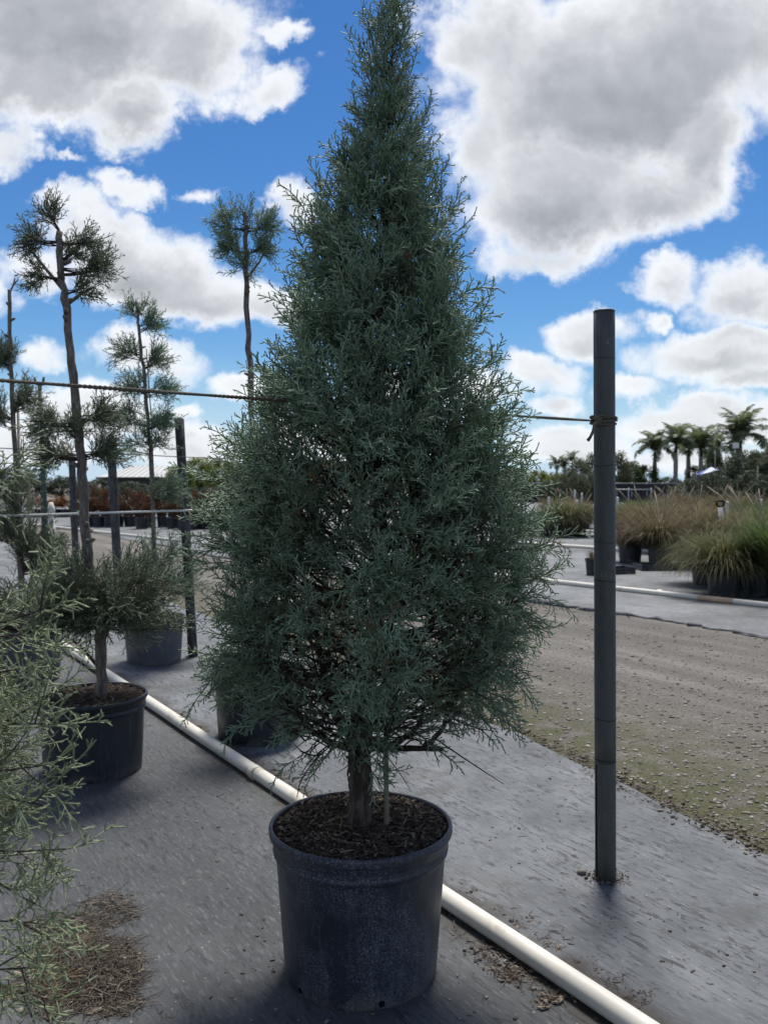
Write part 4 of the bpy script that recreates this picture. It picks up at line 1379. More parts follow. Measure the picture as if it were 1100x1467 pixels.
def strip_place(x0, y0, x1, y1, off0, off1, clump):
    def f(rng):
        while True:
            t = rng.random()
            p = gr(x0 + (x1 - x0) * t, y0 + (y1 - y0) * t)
            o_ = off0 + (off1 - off0) * rng.random() ** 1.5
            if mnoise.noise(Vector((t * clump, off0 * 30, 2.2))) + 0.25 < rng.random() * 0.7: continue
            q = p + VDIR * o_
            return (q.x, q.y), 0.4
    return f


bp = blob_place(128, 1402, 88, 62)
V, Fq, C = join(strands(2400, bp, 0.03, 0.10, 0.0011, 0.03, 1), chips(420, bp, 0.006, 0.035, 0.02, 2, 0.12))
tag(link('root_debris', np_mesh('root_debris', V, Fq, C), ROOTS), 'thick tangled heap of dry brown roots on the cloth', 'debris', kind='stuff')
bp = blob_place(160, 1308, 48, 26)
bp2 = blob_place(95, 1330, 60, 16)
V, Fq, C = join(strands(330, bp, 0.03, 0.09, 0.0012, 0.016, 3), strands(190, bp2, 0.03, 0.08, 0.0011, 0.008, 4), chips(90, bp2, 0.006, 0.04, 0.006, 5), chips(60, blob_place(60, 1420, 60, 50), .01, .045, .01, 55))
tag(link('root_debris', np_mesh('root_debris', V, Fq, C), ROOTS), 'thin patch of scattered dry roots above the thick heap', 'debris', kind='stuff')
# dirt and chips lodged along the pipe
sl = join(chips(700, strip_place(640, 1300, 830, 1430, -0.02, -0.16, 5), 0.002, 0.020, 0.012, 6, 0.14), strands(300, strip_place(640, 1300, 830, 1430, -0.03, -0.14, 5), 0.02, 0.06, 0.001, 0.01, 7),
          chips(240, strip_place(650, 1285, 905, 1460, 0.04, 0.13, 9), 0.002, 0.018, 0.008, 8, 0.14), strands(150, strip_place(720, 1330, 905, 1460, 0.04, 0.15, 9), 0.02, 0.05, 0.001, 0.008, 9),
          chips(420, strip_place(215, 1010, 430, 1155, 0.0, 0.12, 12), 0.002, 0.026, 0.012, 10, 0.14), strands(160, strip_place(340, 1090, 430, 1155, -0.05, 0.16, 5), 0.02, 0.08, 0.0012, 0.014, 11))
tag(link('mulch_litter', np_mesh('mulch_litter', *sl), MULCH), 'spilled mulch and twigs lodged along the near white pipe', 'debris', kind='stuff')
# loose bits over the cloth
def cloth_place(rng):
    while True:
        x = rng.random() * 1100; y = 1020 + rng.random() * 470
        p = gr(x, y)
        if p.dot(VDIR) < EDGE_C - 0.02: return (p.x, p.y), 0.05
pbase = lambda rng: (lambda a, r_: ((POST_B.x + math.cos(a) * r_, POST_B.y + math.sin(a) * r_), 0.5))(rng.random() * 6.28, 0.036 + 0.05 * rng.random() ** 2)
lt = join(chips(170, pbase, 0.003, 0.016, 0.02, 91, 0.5), strands(50, pbase, 0.012, 0.04, 0.001, 0.02, 92), chips(900, cloth_place, 0.003, 0.016, 0.002, 12, 0.35), strands(260, cloth_place, 0.012, 0.05, 0.001, 0.004, 13))
tag(link('cloth_litter', np_mesh('cloth_litter', *lt), ROOTS), 'small leaf and twig bits scattered over the near ground cloth', 'debris', kind='stuff')
# edge debris where cloth meets gravel
def edge_place(rng):
    while True:
        k = rng.integers(1, 5); t = rng.random()
        a, b = EDGE_PTS[k], EDGE_PTS[k + 1] if k < 4 else gr(560, 985)
        p = a.lerp(b, t) + VDIR * (rng.normal() * 0.06 + 0.02)
        return (p.x, p.y), 0.6
et = join(chips(1100, edge_place, 0.005, 0.022, 0.018, 14, 0.5), strands(420, edge_place, 0.02, 0.07, 0.0012, 0.016, 15))
tag(link('edge_litter', np_mesh('edge_litter', *et), ROOTS), 'dead grass and soil crumbs along the cloth edge by the gravel', 'debris', kind='stuff')


def ico():
    t = (1 + 5 ** .5) / 2
    v = np.array([(-1, t, 0), (1, t, 0), (-1, -t, 0), (1, -t, 0), (0, -1, t), (0, 1, t), (0, -1, -t), (0, 1, -t), (t, 0, -1), (t, 0, 1), (-t, 0, -1), (-t, 0, 1)]) / 1.9
    f = np.array([(0, 11, 5), (0, 5, 1), (0, 1, 7), (0, 7, 10), (0, 10, 11), (1, 5, 9), (5, 11, 4), (11, 10, 2), (10, 7, 6), (7, 1, 8), (3, 9, 4), (3, 4, 2), (3, 2, 6), (3, 6, 8), (3, 8, 9), (4, 9, 5), (2, 4, 11), (6, 2, 10), (8, 6, 7), (9, 8, 1)])
    return v, f


IV, IF_ = ico()
rng = np.random.default_rng(77)
Vs, Fs, Cs = [], [], []
cnt = 0
while cnt < 12000:
    x = rng.random() * 1250; y = 862 + (rng.random() ** 0.8) * 420
    p = gr(x, y)
    v = p.dot(VDIR)
    if v < EDGE_C + 0.05 or p.y > 11.0: continue
    s = (0.0024 + 0.009 * rng.random() ** 6) * (1 + 0.06 * p.y)
    q = IV * (s * np.array([1 + 0.5 * rng.random(), 0.7 + 0.5 * rng.random(), 0.45 + 0.3 * rng.random()])) * (0.85 + 0.3 * rng.random((12, 1)))
    q = q @ np.array(Matrix.Rotation(rng.random() * 6.28, 3, 'Z')).T + np.array([p.x, p.y, s * 0.15])
    Vs.append(q); Fs.append(IF_ + 12 * cnt); Cs.append(np.tile([rng.random(), 0, 0, 1], (12, 1)))
    cnt += 1
tag(link('gravel_stones', np_mesh('gravel_stones', np.concatenate(Vs), np.concatenate(Fs), np.concatenate(Cs)), STONE), 'loose pale gravel stones over the dirt path', 'gravel', kind='stuff')
sv = gr(833, 1256)
v, f = IV * np.array([0.022, 0.016, 0.014]), IF_
tag(link('stone', np_mesh('stone', v, f, np.tile([0.4, 0, 0, 1], (12, 1))), STONE, None, (sv.x, sv.y, 0.018)), 'single small stone on the cloth at the foot of the dark post', 'stone')

# ------------------------------------------------------------------ ornamental grasses and small pots on the far cloth
def grass_mesh(seed, n=420, h=0.75, spread=0.55, wid=0.007, droop=0.6, base_r=0.15):
    rng = np.random.default_rng(seed)
    Vs, Fs, Cs = [], [], []
    for i in range(n):
        a = rng.random() * 2 * PI; lean = (rng.random() ** 0.7) * spread
        L = h * (0.6 + 0.5 * rng.random())
        o_ = np.array([math.cos(a), math.sin(a), 0]) * base_r * math.sqrt(rng.random())
        d = np.array([math.cos(a), math.sin(a), 0])
        sd = np.array([-math.sin(a), math.cos(a), 0]) * wid * (0.7 + 0.6 * rng.random())
        pts = []
        th = lean
        cur = o_.copy()
        for k in range(5):
            pts.append(cur.copy())
            cur = cur + (d * math.sin(th) + np.array([0, 0, math.cos(th)])) * L / 4
            th += droop * (0.3 + rng.random() * 0.7) * (k + 1) * 0.35
        V = []
        for k, q in enumerate(pts):
            f = (1, .95, .8, .5, .1)[k]
            V += [q - sd * f, q + sd * f]
        Vs.append(np.array(V)); Fs.append(np.array([(2 * k, 2 * k + 1, 2 * k + 3, 2 * k + 2) for k in range(4)]) + 10 * i)
        Cs.append(np.tile([rng.random(), 0, 0, 1], (10, 1)))
    return np_mesh('blades', np.concatenate(Vs), np.concatenate(Fs), np.concatenate(Cs))


G_TAN = material('grass_tan', m_vary((0.07, 0.058, 0.03), (0.145, 0.115, 0.062), (0.25, 0.205, 0.125), 0.7, 0.25, 0.4))
G_OLIVE = material('grass_olive', m_vary((0.042, 0.050, 0.018), (0.085, 0.092, 0.034), (0.19, 0.165, 0.08), 0.7, 0.25, 0.4))
G_GREEN = material('grass_green', m_vary((0.035, 0.060, 0.016), (0.080, 0.125, 0.032), (0.15, 0.19, 0.07), 0.65, 0.3, 0.4))
G_PURPLE = material('grass_purple', m_vary((0.06, 0.042, 0.035), (0.125, 0.090, 0.070), (0.24, 0.19, 0.14), 0.75, 0.2, 0.4))
PLUME = material('grass_plume', m_vary((0.20, 0.16, 0.11), (0.27, 0.22, 0.155), (0.36, 0.30, 0.22), 0.8, 0.2))
POT_SMALL = pot_mesh(0.235, 0.195, 0.34, 16, 32)
GM = {'tan': [grass_mesh(1, 1300, 0.98, 0.8, 0.006, 0.85, 0.21), grass_mesh(2, 1300, 0.92, 0.95, 0.006, 0.85, 0.21)],
      'olive': [grass_mesh(3, 1400, 0.84, 1.2, 0.006, 1.05, 0.21), grass_mesh(4, 1400, 0.88, 1.15, 0.006, 1.1, 0.21)],
      'green': [grass_mesh(5, 900, 0.72, 0.6, 0.007, 0.6, 0.19), grass_mesh(6, 900, 0.76, 0.65, 0.007, 0.6, 0.19)],
      'purple': [grass_mesh(7, 900, 0.58, 1.1, 0.006, 0.9, 0.19)]}
for k, m_ in (('tan', G_TAN), ('olive', G_OLIVE), ('green', G_GREEN), ('purple', G_PURPLE)):
    for me in GM[k]: me.materials.append(m_)
POT_SMALL[0].materials.append(POT_DARK); POT_SMALL[1].materials.append(POT_DARK)
SOIL_S = soil_mesh(0.22, 0.01, 3); SOIL_S.materials.append(SOIL)


def plume_mesh(seed):
    mb = MB(); rp_ = random.Random(seed)
    for k in range(4):
        a = rp_.random() * 6.28; L = 0.95 + 0.25 * rp_.random(); ln = 0.25 + 0.4 * rp_.random()
        pts = []
        for j in range(7):
            t = j / 6
            pts.append(Vector((math.cos(a) * ln * t ** 1.8 * L, math.sin(a) * ln * t ** 1.8 * L, L * t * (1 - 0.12 * t * t))))
        mb.tube(pts, [0.003, 0.003, 0.003, 0.003, 0.007, 0.012, 0.003], 5)
    me = mb.mesh('plumes', True)
    a_ = me.attributes.new('vary', 'FLOAT_COLOR', 'POINT')
    a_.data.foreach_set('color', np.tile([0.6, 0, 0, 1], (len(me.vertices), 1)).astype(np.float32).ravel())
    me.materials.append(PLUME)
    return me


PLM = [plume_mesh(1), plume_mesh(2)]
rg = random.Random(12)


def grass(kind, px, py, label, group=None, sc=1.0, plume=False, potted=True):
    p = gr(px, py)
    root = thing('ornamental_grass', label, 'grass plant', (p.x, p.y, 0.01), rg.random() * 6.28, group)
    zt = 0.30
    if potted:
        link('pot_wall', POT_SMALL[0], None, root); link('pot_rim', POT_SMALL[1], None, root)
        link('soil', SOIL_S, None, root, (0, 0, 0.31))
    else: zt = 0.0
    b = link('blades', rg.choice(GM[kind]), None, root, (0, 0, zt)); b.scale = (sc, sc, sc * (0.92 + 0.16 * rg.random()))
    b['kind'] = 'stuff'
    if plume:
        q = link('plumes', rg.choice(PLM), None, root, (0, 0, zt)); q.scale = (sc, sc, sc)
    return root


grass('olive', 1036, 855, 'olive grass clump with tan skirt drooping over black pot by stained pipe', sc=1.0)
grass('olive', 1012, 838, 'olive grass clump just behind the drooping one by the stained pipe', sc=.9)
grass('green', 1092, 855, 'green grass clump in black pot beside the drooping olive clump', sc=1.0)
grass('olive', 1066, 845, 'olive grass clump squeezed between the drooping clump and green clump', sc=.85)
grass('tan', 945, 810, 'tall tan grass clump in black pot standing in flat tray', sc=1.05, plume=True)
grass('purple', 902, 806, 'low purple-brown grass clump beside the tray', sc=1.0)
grass('purple', 990, 808, 'brown grass clump behind the tray with flattened blades', sc=1.0)
GL = 'grass clumps massed on the far cloth'
for (x, y) in ((930, 790), (975, 793), (1000, 800), (1020, 812), (960, 778), (915, 780), (1040, 800)):
    grass('tan', x, y, 'tan ornamental grass clump in the mass behind the tray', GL, 0.95 + 0.2 * rg.random(), plume=rg.random() < .45)
for (x, y) in ((1000, 785), (1045, 815), (1075, 822), (1060, 790), (985, 775), (1090, 805)):
    grass('olive', x, y, 'olive ornamental grass clump in the mass right of the tan ones', GL, 1.0 + 0.2 * rg.random(), plume=rg.random() < .5)
for (x, y) in ((1085, 785), (1105, 790), (1070, 772), (1100, 775), (1120, 800), (1115, 830), (1125, 860)):
    grass('green', x, y, 'bright green grass clump behind the olive clumps near the shovel', GL, 1.1 + 0.2 * rg.random())
for (x, y) in ((892, 766), (905, 764), (918, 767), (932, 766), (897, 756), (914, 755), (928, 757), (943, 756)):
    grass('green', x, y, 'short green grass clump behind the second white pipe', GL, 0.95)
for (x, y) in ((795, 768), (812, 769), (828, 768), (784, 767), (800, 760), (820, 758), (835, 757), (790, 750), (812, 748)):
    grass('tan' if y < 760 else 'olive', x, y, 'tan-green grass clump in the patch beyond the foreground tree', GL, 0.9 + 0.2 * rg.random(), plume=rg.random() < .5)
for (x, y) in ((955, 752), (975, 755), (1000, 755), (1030, 760), (1055, 757), (1085, 757)):
    grass('tan', x, y, 'feathery tan grass clump in front of the dark stake-tied trees', GL, 1.15, plume=rg.random() < .5)
# lone small pot and trays
p = gr(849, 824)
root = thing('nursery_pot', 'small lone black pot with dry grass tuft half behind dark post', 'pot', (p.x, p.y, .01))
a, b = pot_mesh(0.135, 0.105, 0.27, 0, 28)
link('wall', a, POT_DARK, root); link('rim', b, POT_DARK, root)
q = link('dry_tuft', grass_mesh(9, 60, 0.22, 0.5, 0.005, 0.4, 0.08), G_TAN, root, (0, 0, 0.25)); q['kind'] = 'stuff'


def tray(label, px, py, L, W, rz):
    p = gr(px, py)
    root = thing('plant_tray', label, 'tray', (p.x, p.y, 0.01), rz)
    MB().box((0, 0, 0.012), (L, W, 0.02)).build('tray_base', POT_DARK, root)
    for s_ in (-1, 1):
        MB().box((s_ * (L / 2 + 0.006), 0, 0.055), (0.012, W + 0.024, 0.11)).build('side', POT_DARK, root)
        MB().box((0, s_ * (W / 2 + 0.006), 0.053), (L - 0.002, 0.012, 0.105)).build('side', POT_DARK, root)


tray('empty flat black tray lying beside the small lone pot', 885, 822, 0.40, 0.36, 0.3)
tray('flat black tray under the tall tan grass', 938, 817, 0.62, 0.40, 0.1)
# shovel standing in the grass
p = gr(1038, 806)
top = at(1031, 727, p.y)
root = thing('shovel', 'white-shafted shovel with black D-grip stuck upright among the grasses', 'shovel', (p.x, p.y, 0))
tv = top - p
MB().tube([Vector((0, 0, 0.2)), tv], 0.04, 10).build('shaft', ROPE_W, root, True)
gm = [tv + Vector((dx_, 0, dz_)) * 0.62 for dx_, dz_ in ((0, 0), (-0.10, 0.07), (-0.12, 0.17), (-0.06, 0.20), (0.06, 0.20), (0.12, 0.17), (0.10, 0.07), (0, 0))]
MB().tube(gm, 0.017, 6).build('d_grip', DARK, root, True)
MB().box((0, 0, 0.12), (0.2, 0.02, 0.26)).build('blade', POST, root)

# ------------------------------------------------------------------ leafy background trees, palms
def leaf_crown(seed, n, rx, ry, rz, leaf, clumps, shell=0.55):
    rng = np.random.default_rng(seed)
    cd = rng.normal(size=(clumps, 3)); cd /= np.linalg.norm(cd, axis=1)[:, None]
    cr = shell + (1 - shell) * rng.random((clumps, 1)) ** 0.5
    cc = cd * cr * np.array([rx, ry, rz]) * 0.82
    cs = (0.20 + 0.16 * rng.random((clumps, 1))) * min(rx, rz)
    w_ = rng.integers(0, clumps, n)
    off = rng.normal(size=(n, 3)); off /= np.linalg.norm(off, axis=1)[:, None]
    p = cc[w_] + off * cs[w_] * rng.random((n, 1)) ** 0.4
    nrm = rng.normal(size=(n, 3)) + off * 0.6 + np.array([0, 0, 0.5]); nrm /= np.linalg.norm(nrm, axis=1)[:, None]
    u = np.cross(nrm, rng.normal(size=(n, 3))); u /= np.linalg.norm(u, axis=1)[:, None]
    v = np.cross(nrm, u)
    s = leaf * (0.6 + 0.8 * rng.random((n, 1)))
    V = np.stack([p - u * s, p - v * s * 0.45, p + u * s, p + v * s * 0.45], axis=1).reshape(-1, 3)
    Fq = np.arange(n * 4).reshape(-1, 4)
    ct = rng.random(clumps)
    c = np.ones((n, 4, 4)); c[:, :, 0] = np.clip(ct[w_] * 0.6 + rng.random(n) * 0.4, 0, 1)[:, None]
    return np_mesh('crown', V, Fq, c.reshape(-1, 4))


def limb_set(H, crown_z, rx, r, seed):
    rl_ = random.Random(seed); mb = MB()
    mb.tube([(0, 0, -0.1), (0.05, 0, crown_z * 0.5), (0, 0.03, crown_z), (0.1, 0, (crown_z + H) / 2)], [r, r * .8, r * .6, r * .25], 8)
    for k in range(6):
        a = k * 1.05 + rl_.random(); z0 = crown_z * (0.7 + 0.25 * rl_.random())
        mb.tube([(0, 0, z0), (math.cos(a) * rx * .3, math.sin(a) * rx * .3, z0 + (H - z0) * .35), (math.cos(a) * rx * .65, math.sin(a) * rx * .65, z0 + (H - z0) * .6)], [r * .45, r * .3, r * .1], 5)
    return mb.mesh('trunk', True)


L_LIT = material('leaf_sunlit_tone', m_vary((0.070, 0.095, 0.020), (0.150, 0.185, 0.034), (0.230, 0.255, 0.055), 0.6, 0.3, 0.45))  # sunlit yellow-green is put straight into the leaf colour
L_MID = material('leaf_mid_green', m_vary((0.030, 0.050, 0.016), (0.062, 0.092, 0.028), (0.11, 0.14, 0.05), 0.6, 0.3, 0.4))
L_DARK = material('leaf_dark_green', m_vary((0.026, 0.036, 0.022), (0.050, 0.066, 0.040), (0.085, 0.105, 0.065), 0.6, 0.3, 0.4))
L_SAGE = material('leaf_sage', m_vary((0.060, 0.072, 0.042), (0.105, 0.118, 0.068), (0.16, 0.17, 0.11), 0.7, 0.2, 0.4))
L_BROWN = material('leaf_red_brown', m_vary((0.040, 0.022, 0.014), (0.105, 0.052, 0.028), (0.17, 0.085, 0.04), 0.7, 0.2, 0.4))
L_ORANGE = material('leaf_orange', m_vary((0.10, 0.04, 0.012), (0.23, 0.09, 0.022), (0.32, 0.14, 0.04), 0.7, 0.2, 0.4))
TRUNKM = material('grey_trunk', m_bark((0.07, 0.062, 0.055), (0.17, 0.155, 0.14), 0.3))
PALMM = material('palm_trunk', m_bark((0.16, 0.15, 0.135), (0.30, 0.285, 0.26), 0.2))
CROWNS = {}
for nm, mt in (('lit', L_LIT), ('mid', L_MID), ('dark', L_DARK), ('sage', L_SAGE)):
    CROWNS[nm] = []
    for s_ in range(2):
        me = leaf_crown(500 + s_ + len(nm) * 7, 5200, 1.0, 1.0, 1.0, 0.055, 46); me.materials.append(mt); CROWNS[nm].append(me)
TRK = limb_set(1.6, 0.75, 0.9, 0.06, 4); TRK.materials.append(TRUNKM)


def bg_tree(kind, px, ytop, D, wpx, label, group=None, cfrac=0.72, name='broadleaf_tree'):
    X = at(px, 700, D).x; H = at(px, ytop, D).z; rx = wpx / 2 / F_PX * D; rz = H * cfrac / 2
    root = thing(name, label, 'tree', (X, D, 0), rg.random() * 6.28, group)
    c = link('crown', rg.choice(CROWNS[kind]), None, root, (0, 0, H - rz)); c.scale = (rx, rx, rz)
    t = link('trunk', TRK, None, root); t.scale = (rx, rx, H / 1.75)
    return root


GTL = 'tree line beyond the nursery'
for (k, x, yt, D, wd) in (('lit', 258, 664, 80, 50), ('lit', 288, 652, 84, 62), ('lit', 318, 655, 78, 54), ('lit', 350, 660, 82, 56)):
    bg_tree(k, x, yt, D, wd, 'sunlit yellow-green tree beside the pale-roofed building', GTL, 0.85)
for (k, x, yt, D, wd) in (('dark', 235, 684, 66, 50), ('dark', 190, 688, 66, 60), ('dark', 140, 684, 70, 60), ('dark', 90, 680, 70, 60), ('dark', 40, 676, 70, 60), ('dark', -20, 676, 70, 70)):
    bg_tree(k, x, yt, D, wd, 'dark green tree in the low hedge line in front of the pale-roofed building', GTL, 0.9)
for (k, x, yt, D, wd) in (('mid', 395, 662, 95, 55), ('mid', 520, 660, 96, 60), ('mid', 570, 664, 92, 60), ('mid', 630, 660, 95, 62), ('mid', 690, 666, 92, 56), ('mid', 735, 668, 90, 50)):
    bg_tree(k, x, yt, D, wd, 'green tree of the far line glimpsed behind the foreground cypress', GTL, 0.88)
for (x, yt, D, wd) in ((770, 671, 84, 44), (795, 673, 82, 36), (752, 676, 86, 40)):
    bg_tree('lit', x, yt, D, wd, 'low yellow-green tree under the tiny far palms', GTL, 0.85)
for (x, yt, D, wd, lb) in ((828, 655, 62, 46, 'pale sage-green tree next to the tiny distant palms'), (852, 647, 66, 48, 'pale sage-green tree partly hidden behind the dark post'), (885, 645, 70, 40, 'pale sage-green tree between dark post and edge palm')):
    bg_tree('sage', x, yt, D, wd, lb, GTL, 0.9)
for (x, yt, D, wd) in ((805, 678, 44, 34), (828, 674, 42, 36), (848, 676, 43, 30), (783, 686, 45, 30)):
    bg_tree('sage', x, yt, D, wd, 'small sage-green nursery tree in front of the dark screen fence', GTL, 0.8)
for (x, yt, D, wd) in ((905, 657, 76, 36), (925, 663, 78, 40), (896, 668, 74, 30), (1000, 664, 80, 46), (1030, 650, 84, 50), (1065, 640, 88, 56), (1020, 632, 92, 30), (1095, 645, 86, 50), (960, 680, 80, 40)):
    bg_tree('mid', x, yt, D, wd, 'leafy green tree growing among the royal palms', GTL, 0.85)
GST = 'dark staked nursery trees behind the grasses'
for i, (x, yt, D, wd) in enumerate(((982, 684, 40, 56), (1008, 676, 38, 62), (1036, 662, 36, 64), (1062, 648, 35, 70), (1090, 638, 34, 80), (1125, 640, 33, 90), (1048, 682, 33, 66), (1078, 674, 32, 72), (1018, 694, 36, 56), (1105, 672, 31, 76), (995, 700, 34, 56), (1060, 700, 31, 70))):
    bg_tree('dark' if i % 4 else 'sage', x, yt, D, wd, 'dense dark nursery tree in the staked row behind the grasses', GST, 0.9)
CANE_T = material('pale_stake', m_plain((0.16, 0.155, 0.14), 0.7, 0.3, 0.2))
for i, (x, yt, yb, D) in enumerate(((1000, 645, 760, 37), (1023, 645, 755, 35), (1038, 645, 755, 34), (1084, 668, 750, 31), (1058, 704, 755, 30), (1082, 710, 750, 29), (982, 650, 740, 39), (972, 702, 735, 39))):
    b = at(x, 720, D); tpt = at(x, yt, D)
    root = thing('tree_stake', 'thin pale stake rising through the dark staked trees', 'stake', (b.x, D, 0), group=GST)
    MB().tube([(0, 0, -0.02), (0, 0, tpt.z)], 0.018, 6).build('shaft', CANE_T, root, True)
for i, (x, yt, D) in enumerate(((786, 712, 30), (826, 716, 28), (823, 702, 40), (833, 706, 40), (936, 716, 32), (884, 712, 28), (1041, 718, 22), (1090, 715, 26))):
    b = at(x, 720, D); tpt = at(x, yt, D)
    root = thing('marker_stake', 'short white marker stake standing among the grass beds', 'stake', (b.x, D, 0), group='white stakes in the grass beds')
    MB().tube([(0, 0, -0.02), (0, 0, tpt.z * 0.96), (0, 0, tpt.z)], [0.045, 0.045, 0.03], 8).build('shaft', ROPE_W, root, True)


# royal palms
def frond_mesh(seed, L=3.0, droop=1.0):
    rf = np.random.default_rng(seed)
    V, Fq, C = [], [], []
    pts = []; th = R(62); cur = np.array([0.0, 0, 0])
    for k in range(11):
        pts.append(cur.copy()); cur = cur + np.array([math.cos(th), 0, math.sin(th)]) * L / 10; th -= R(7) * droop + R(1.0) * k
    b = 0
    for k in range(1, 30):
        t = k / 30 * 10; i = int(t); f = t - i
        p = pts[i] * (1 - f) + pts[min(i + 1, 10)] * f
        tg = unit(pts[min(i + 1, 10)] - pts[i])
        ll = L * 0.24 * math.sin(PI * (0.12 + 0.83 * k / 30)) + 0.1
        for s_ in (-1, 1):
            d = unit(np.array([0, s_ * 1.0, 0]) + tg * 0.55 + np.array([0, 0, 0.28 - 0.5 * rf.random()]))
            q = p + d * ll * 0.55; e = p + d * ll + np.array([0, 0, -0.28 * ll])
            wv = tg * 0.045
            V += [p - wv, p + wv, q + wv * 1.1, q - wv * 1.1, e + wv * 0.2, e - wv * 0.2]
            Fq += [(b, b + 1, b + 2, b + 3), (b + 3, b + 2, b + 4, b + 5)]
            C += [[rf.random(), 0, 0, 1]] * 6; b += 6
    for k in range(10):
        a, e = pts[k], pts[k + 1]; wd = np.array([0, 0.04 * (1 - k / 11), 0]); h = np.array([0, 0, -0.05 * (1 - k / 11)])
        V += [a - wd, a + wd, e + wd, e - wd, a + h, e + h]
        Fq += [(b, b + 1, b + 2, b + 3), (b, b + 3, b + 5, b + 4), (b + 1, b + 4, b + 5, b + 2)]; C += [[0.8, 0, 0, 1]] * 6; b += 6
    return np_mesh('frond', np.array(V), np.array(Fq), np.array(C))


FR = [frond_mesh(i, 3.0, 0.55 + 0.28 * i) for i in range(4)]
L_PALM = material('palm_leaf', m_vary((0.045, 0.065, 0.030), (0.088, 0.118, 0.052), (0.15, 0.18, 0.08), 0.5, 0.4, 0.45))
for me in FR: me.materials.append(L_PALM)


def palm(px, ytop, D, label, group, sc=1.0, nf=17):
    sc *= 0.82
    b = at(px, 700, D); top = at(px, ytop, D).z
    hb = top - 1.5 * sc
    root = thing('royal_palm', label, 'palm', (b.x, D, 0), rg.random() * 6.28, group)
    MB().tube([(0, 0, -0.1), (0, 0, hb * .3), (0, 0, hb * .7), (0, 0, hb * .86)], [0.26 * sc, 0.22 * sc, 0.24 * sc, 0.17 * sc], 12).build('trunk', PALMM, root, True)
    MB().tube([(0, 0, hb * .85), (0, 0, hb * .93), (0, 0, hb + 0.1)], [0.18 * sc, 0.16 * sc, 0.07 * sc], 10).build('crown_shaft', L_MID, root, True)
    for k in range(nf):
        lay = k / nf
        f = link('frond', FR[min(3, int(lay * 4))], None, root, (0, 0, hb))
        f.rotation_euler = (0, R(-24 + 62 * lay + rg.gauss(0, 7)), k * 2.4 + rg.gauss(0, 0.2)); f.scale = (sc,) * 3
    return root


GP = 'royal palms on the right skyline'
palm(937, 626, 78, 'royal palm with pale trunk at the edge of the palm group', GP, 1.0)
palm(967, 616, 76, 'tall royal palm with a full crown second in the group', GP, 1.0)
palm(985, 622, 80, 'royal palm with crown merging into its neighbours', GP, 1.05)
palm(1003, 622, 78, 'royal palm crowded in the middle of the group', GP, 1.05)
palm(1058, 600, 80, 'highest royal palm with the broadest crown of the group', GP, 1.45, 22)
palm(1024, 628, 84, 'lighter royal palm between the crowd and the highest palm', GP, 0.9)
for x, y in ((797, 656), (808, 659), (819, 651)):
    palm(x, y, 150, 'tiny distant palm above the low yellow-green trees', 'tiny distant palms', 0.95, 13)

# ------------------------------------------------------------------ fences, buildings
SCREEN = material('dark_screen', m_plain((0.030, 0.032, 0.038), 0.85, 0.2, 0.3, 3.0))
STEEL = material('galvanised', m_plain((0.30, 0.31, 0.32), 0.45, 0.5, 0.2, 8.0, metal=0.4))
a, b = at(690, 700, 66), at(972, 700, 58)
root = thing('screen_fence', 'dark fabric screen fence along the far side of the grass beds', 'fence', (a.x, a.y, 0))
n = 14
dv = b - a; dv.z = 0
for k in range(n):
    p0 = dv * (k / n); p1 = dv * ((k + 1) / n)
    MB().add([(p0.x, p0.y, 0.03), (p1.x, p1.y, 0.03), (p1.x, p1.y + 0.06, 0.7), (p1.x, p1.y, 1.40), (p0.x, p0.y, 1.40), (p0.x, p0.y + 0.06, 0.7)], [(0, 1, 2, 5), (5, 2, 3, 4)]).build('screen_panel', SCREEN, root)
    MB().tube([p0 + Vector((0, 0.09, -0.05)), p0 + Vector((0, 0.09, 1.5))], 0.045, 8).build('fence_post', STEEL, root, True)
MB().tube([Vector((0, 0.08, 1.43)), dv + Vector((0, 0.08, 1.43))], 0.03, 8).build('top_rail', STEEL, root, True)
c = at(905, 700, 50)
root = thing('pipe_gate', 'grey metal frame gate in front of the dark screen fence', 'gate', (c.x, c.y, 0))
for i, x in enumerate((-1.6, -0.2, 1.1)):
    MB().tube([(x, 0, -0.02), (x, 0, 1.2)], 0.04, 8).build('gate_post', STEEL, root, True)
for z in (0.28, 1.1): MB().tube([(-1.6, 0, z), (1.1, 0, z)], 0.028, 8).build('gate_rail', STEEL, root, True)
WALLW = material('pale_wall', m_plain((0.42, 0.41, 0.40), 0.8, 0.2, 0.1, 2.0))
WALLD = material('dark_wall', m_plain((0.06, 0.06, 0.06), 0.8, 0.2, 0.2, 2.0))
PEACH = material('peach_wall', m_plain((0.46, 0.30, 0.22), 0.8, 0.2, 0.1, 2.0))
ROOFM = material('pale_metal_roof', m_plain((0.42, 0.42, 0.41), 0.5, 0.4, 0.12, 1.5))
TARP = material('blue_tarp', m_plain((0.05, 0.10, 0.42), 0.5, 0.4, 0.2, 2.0))


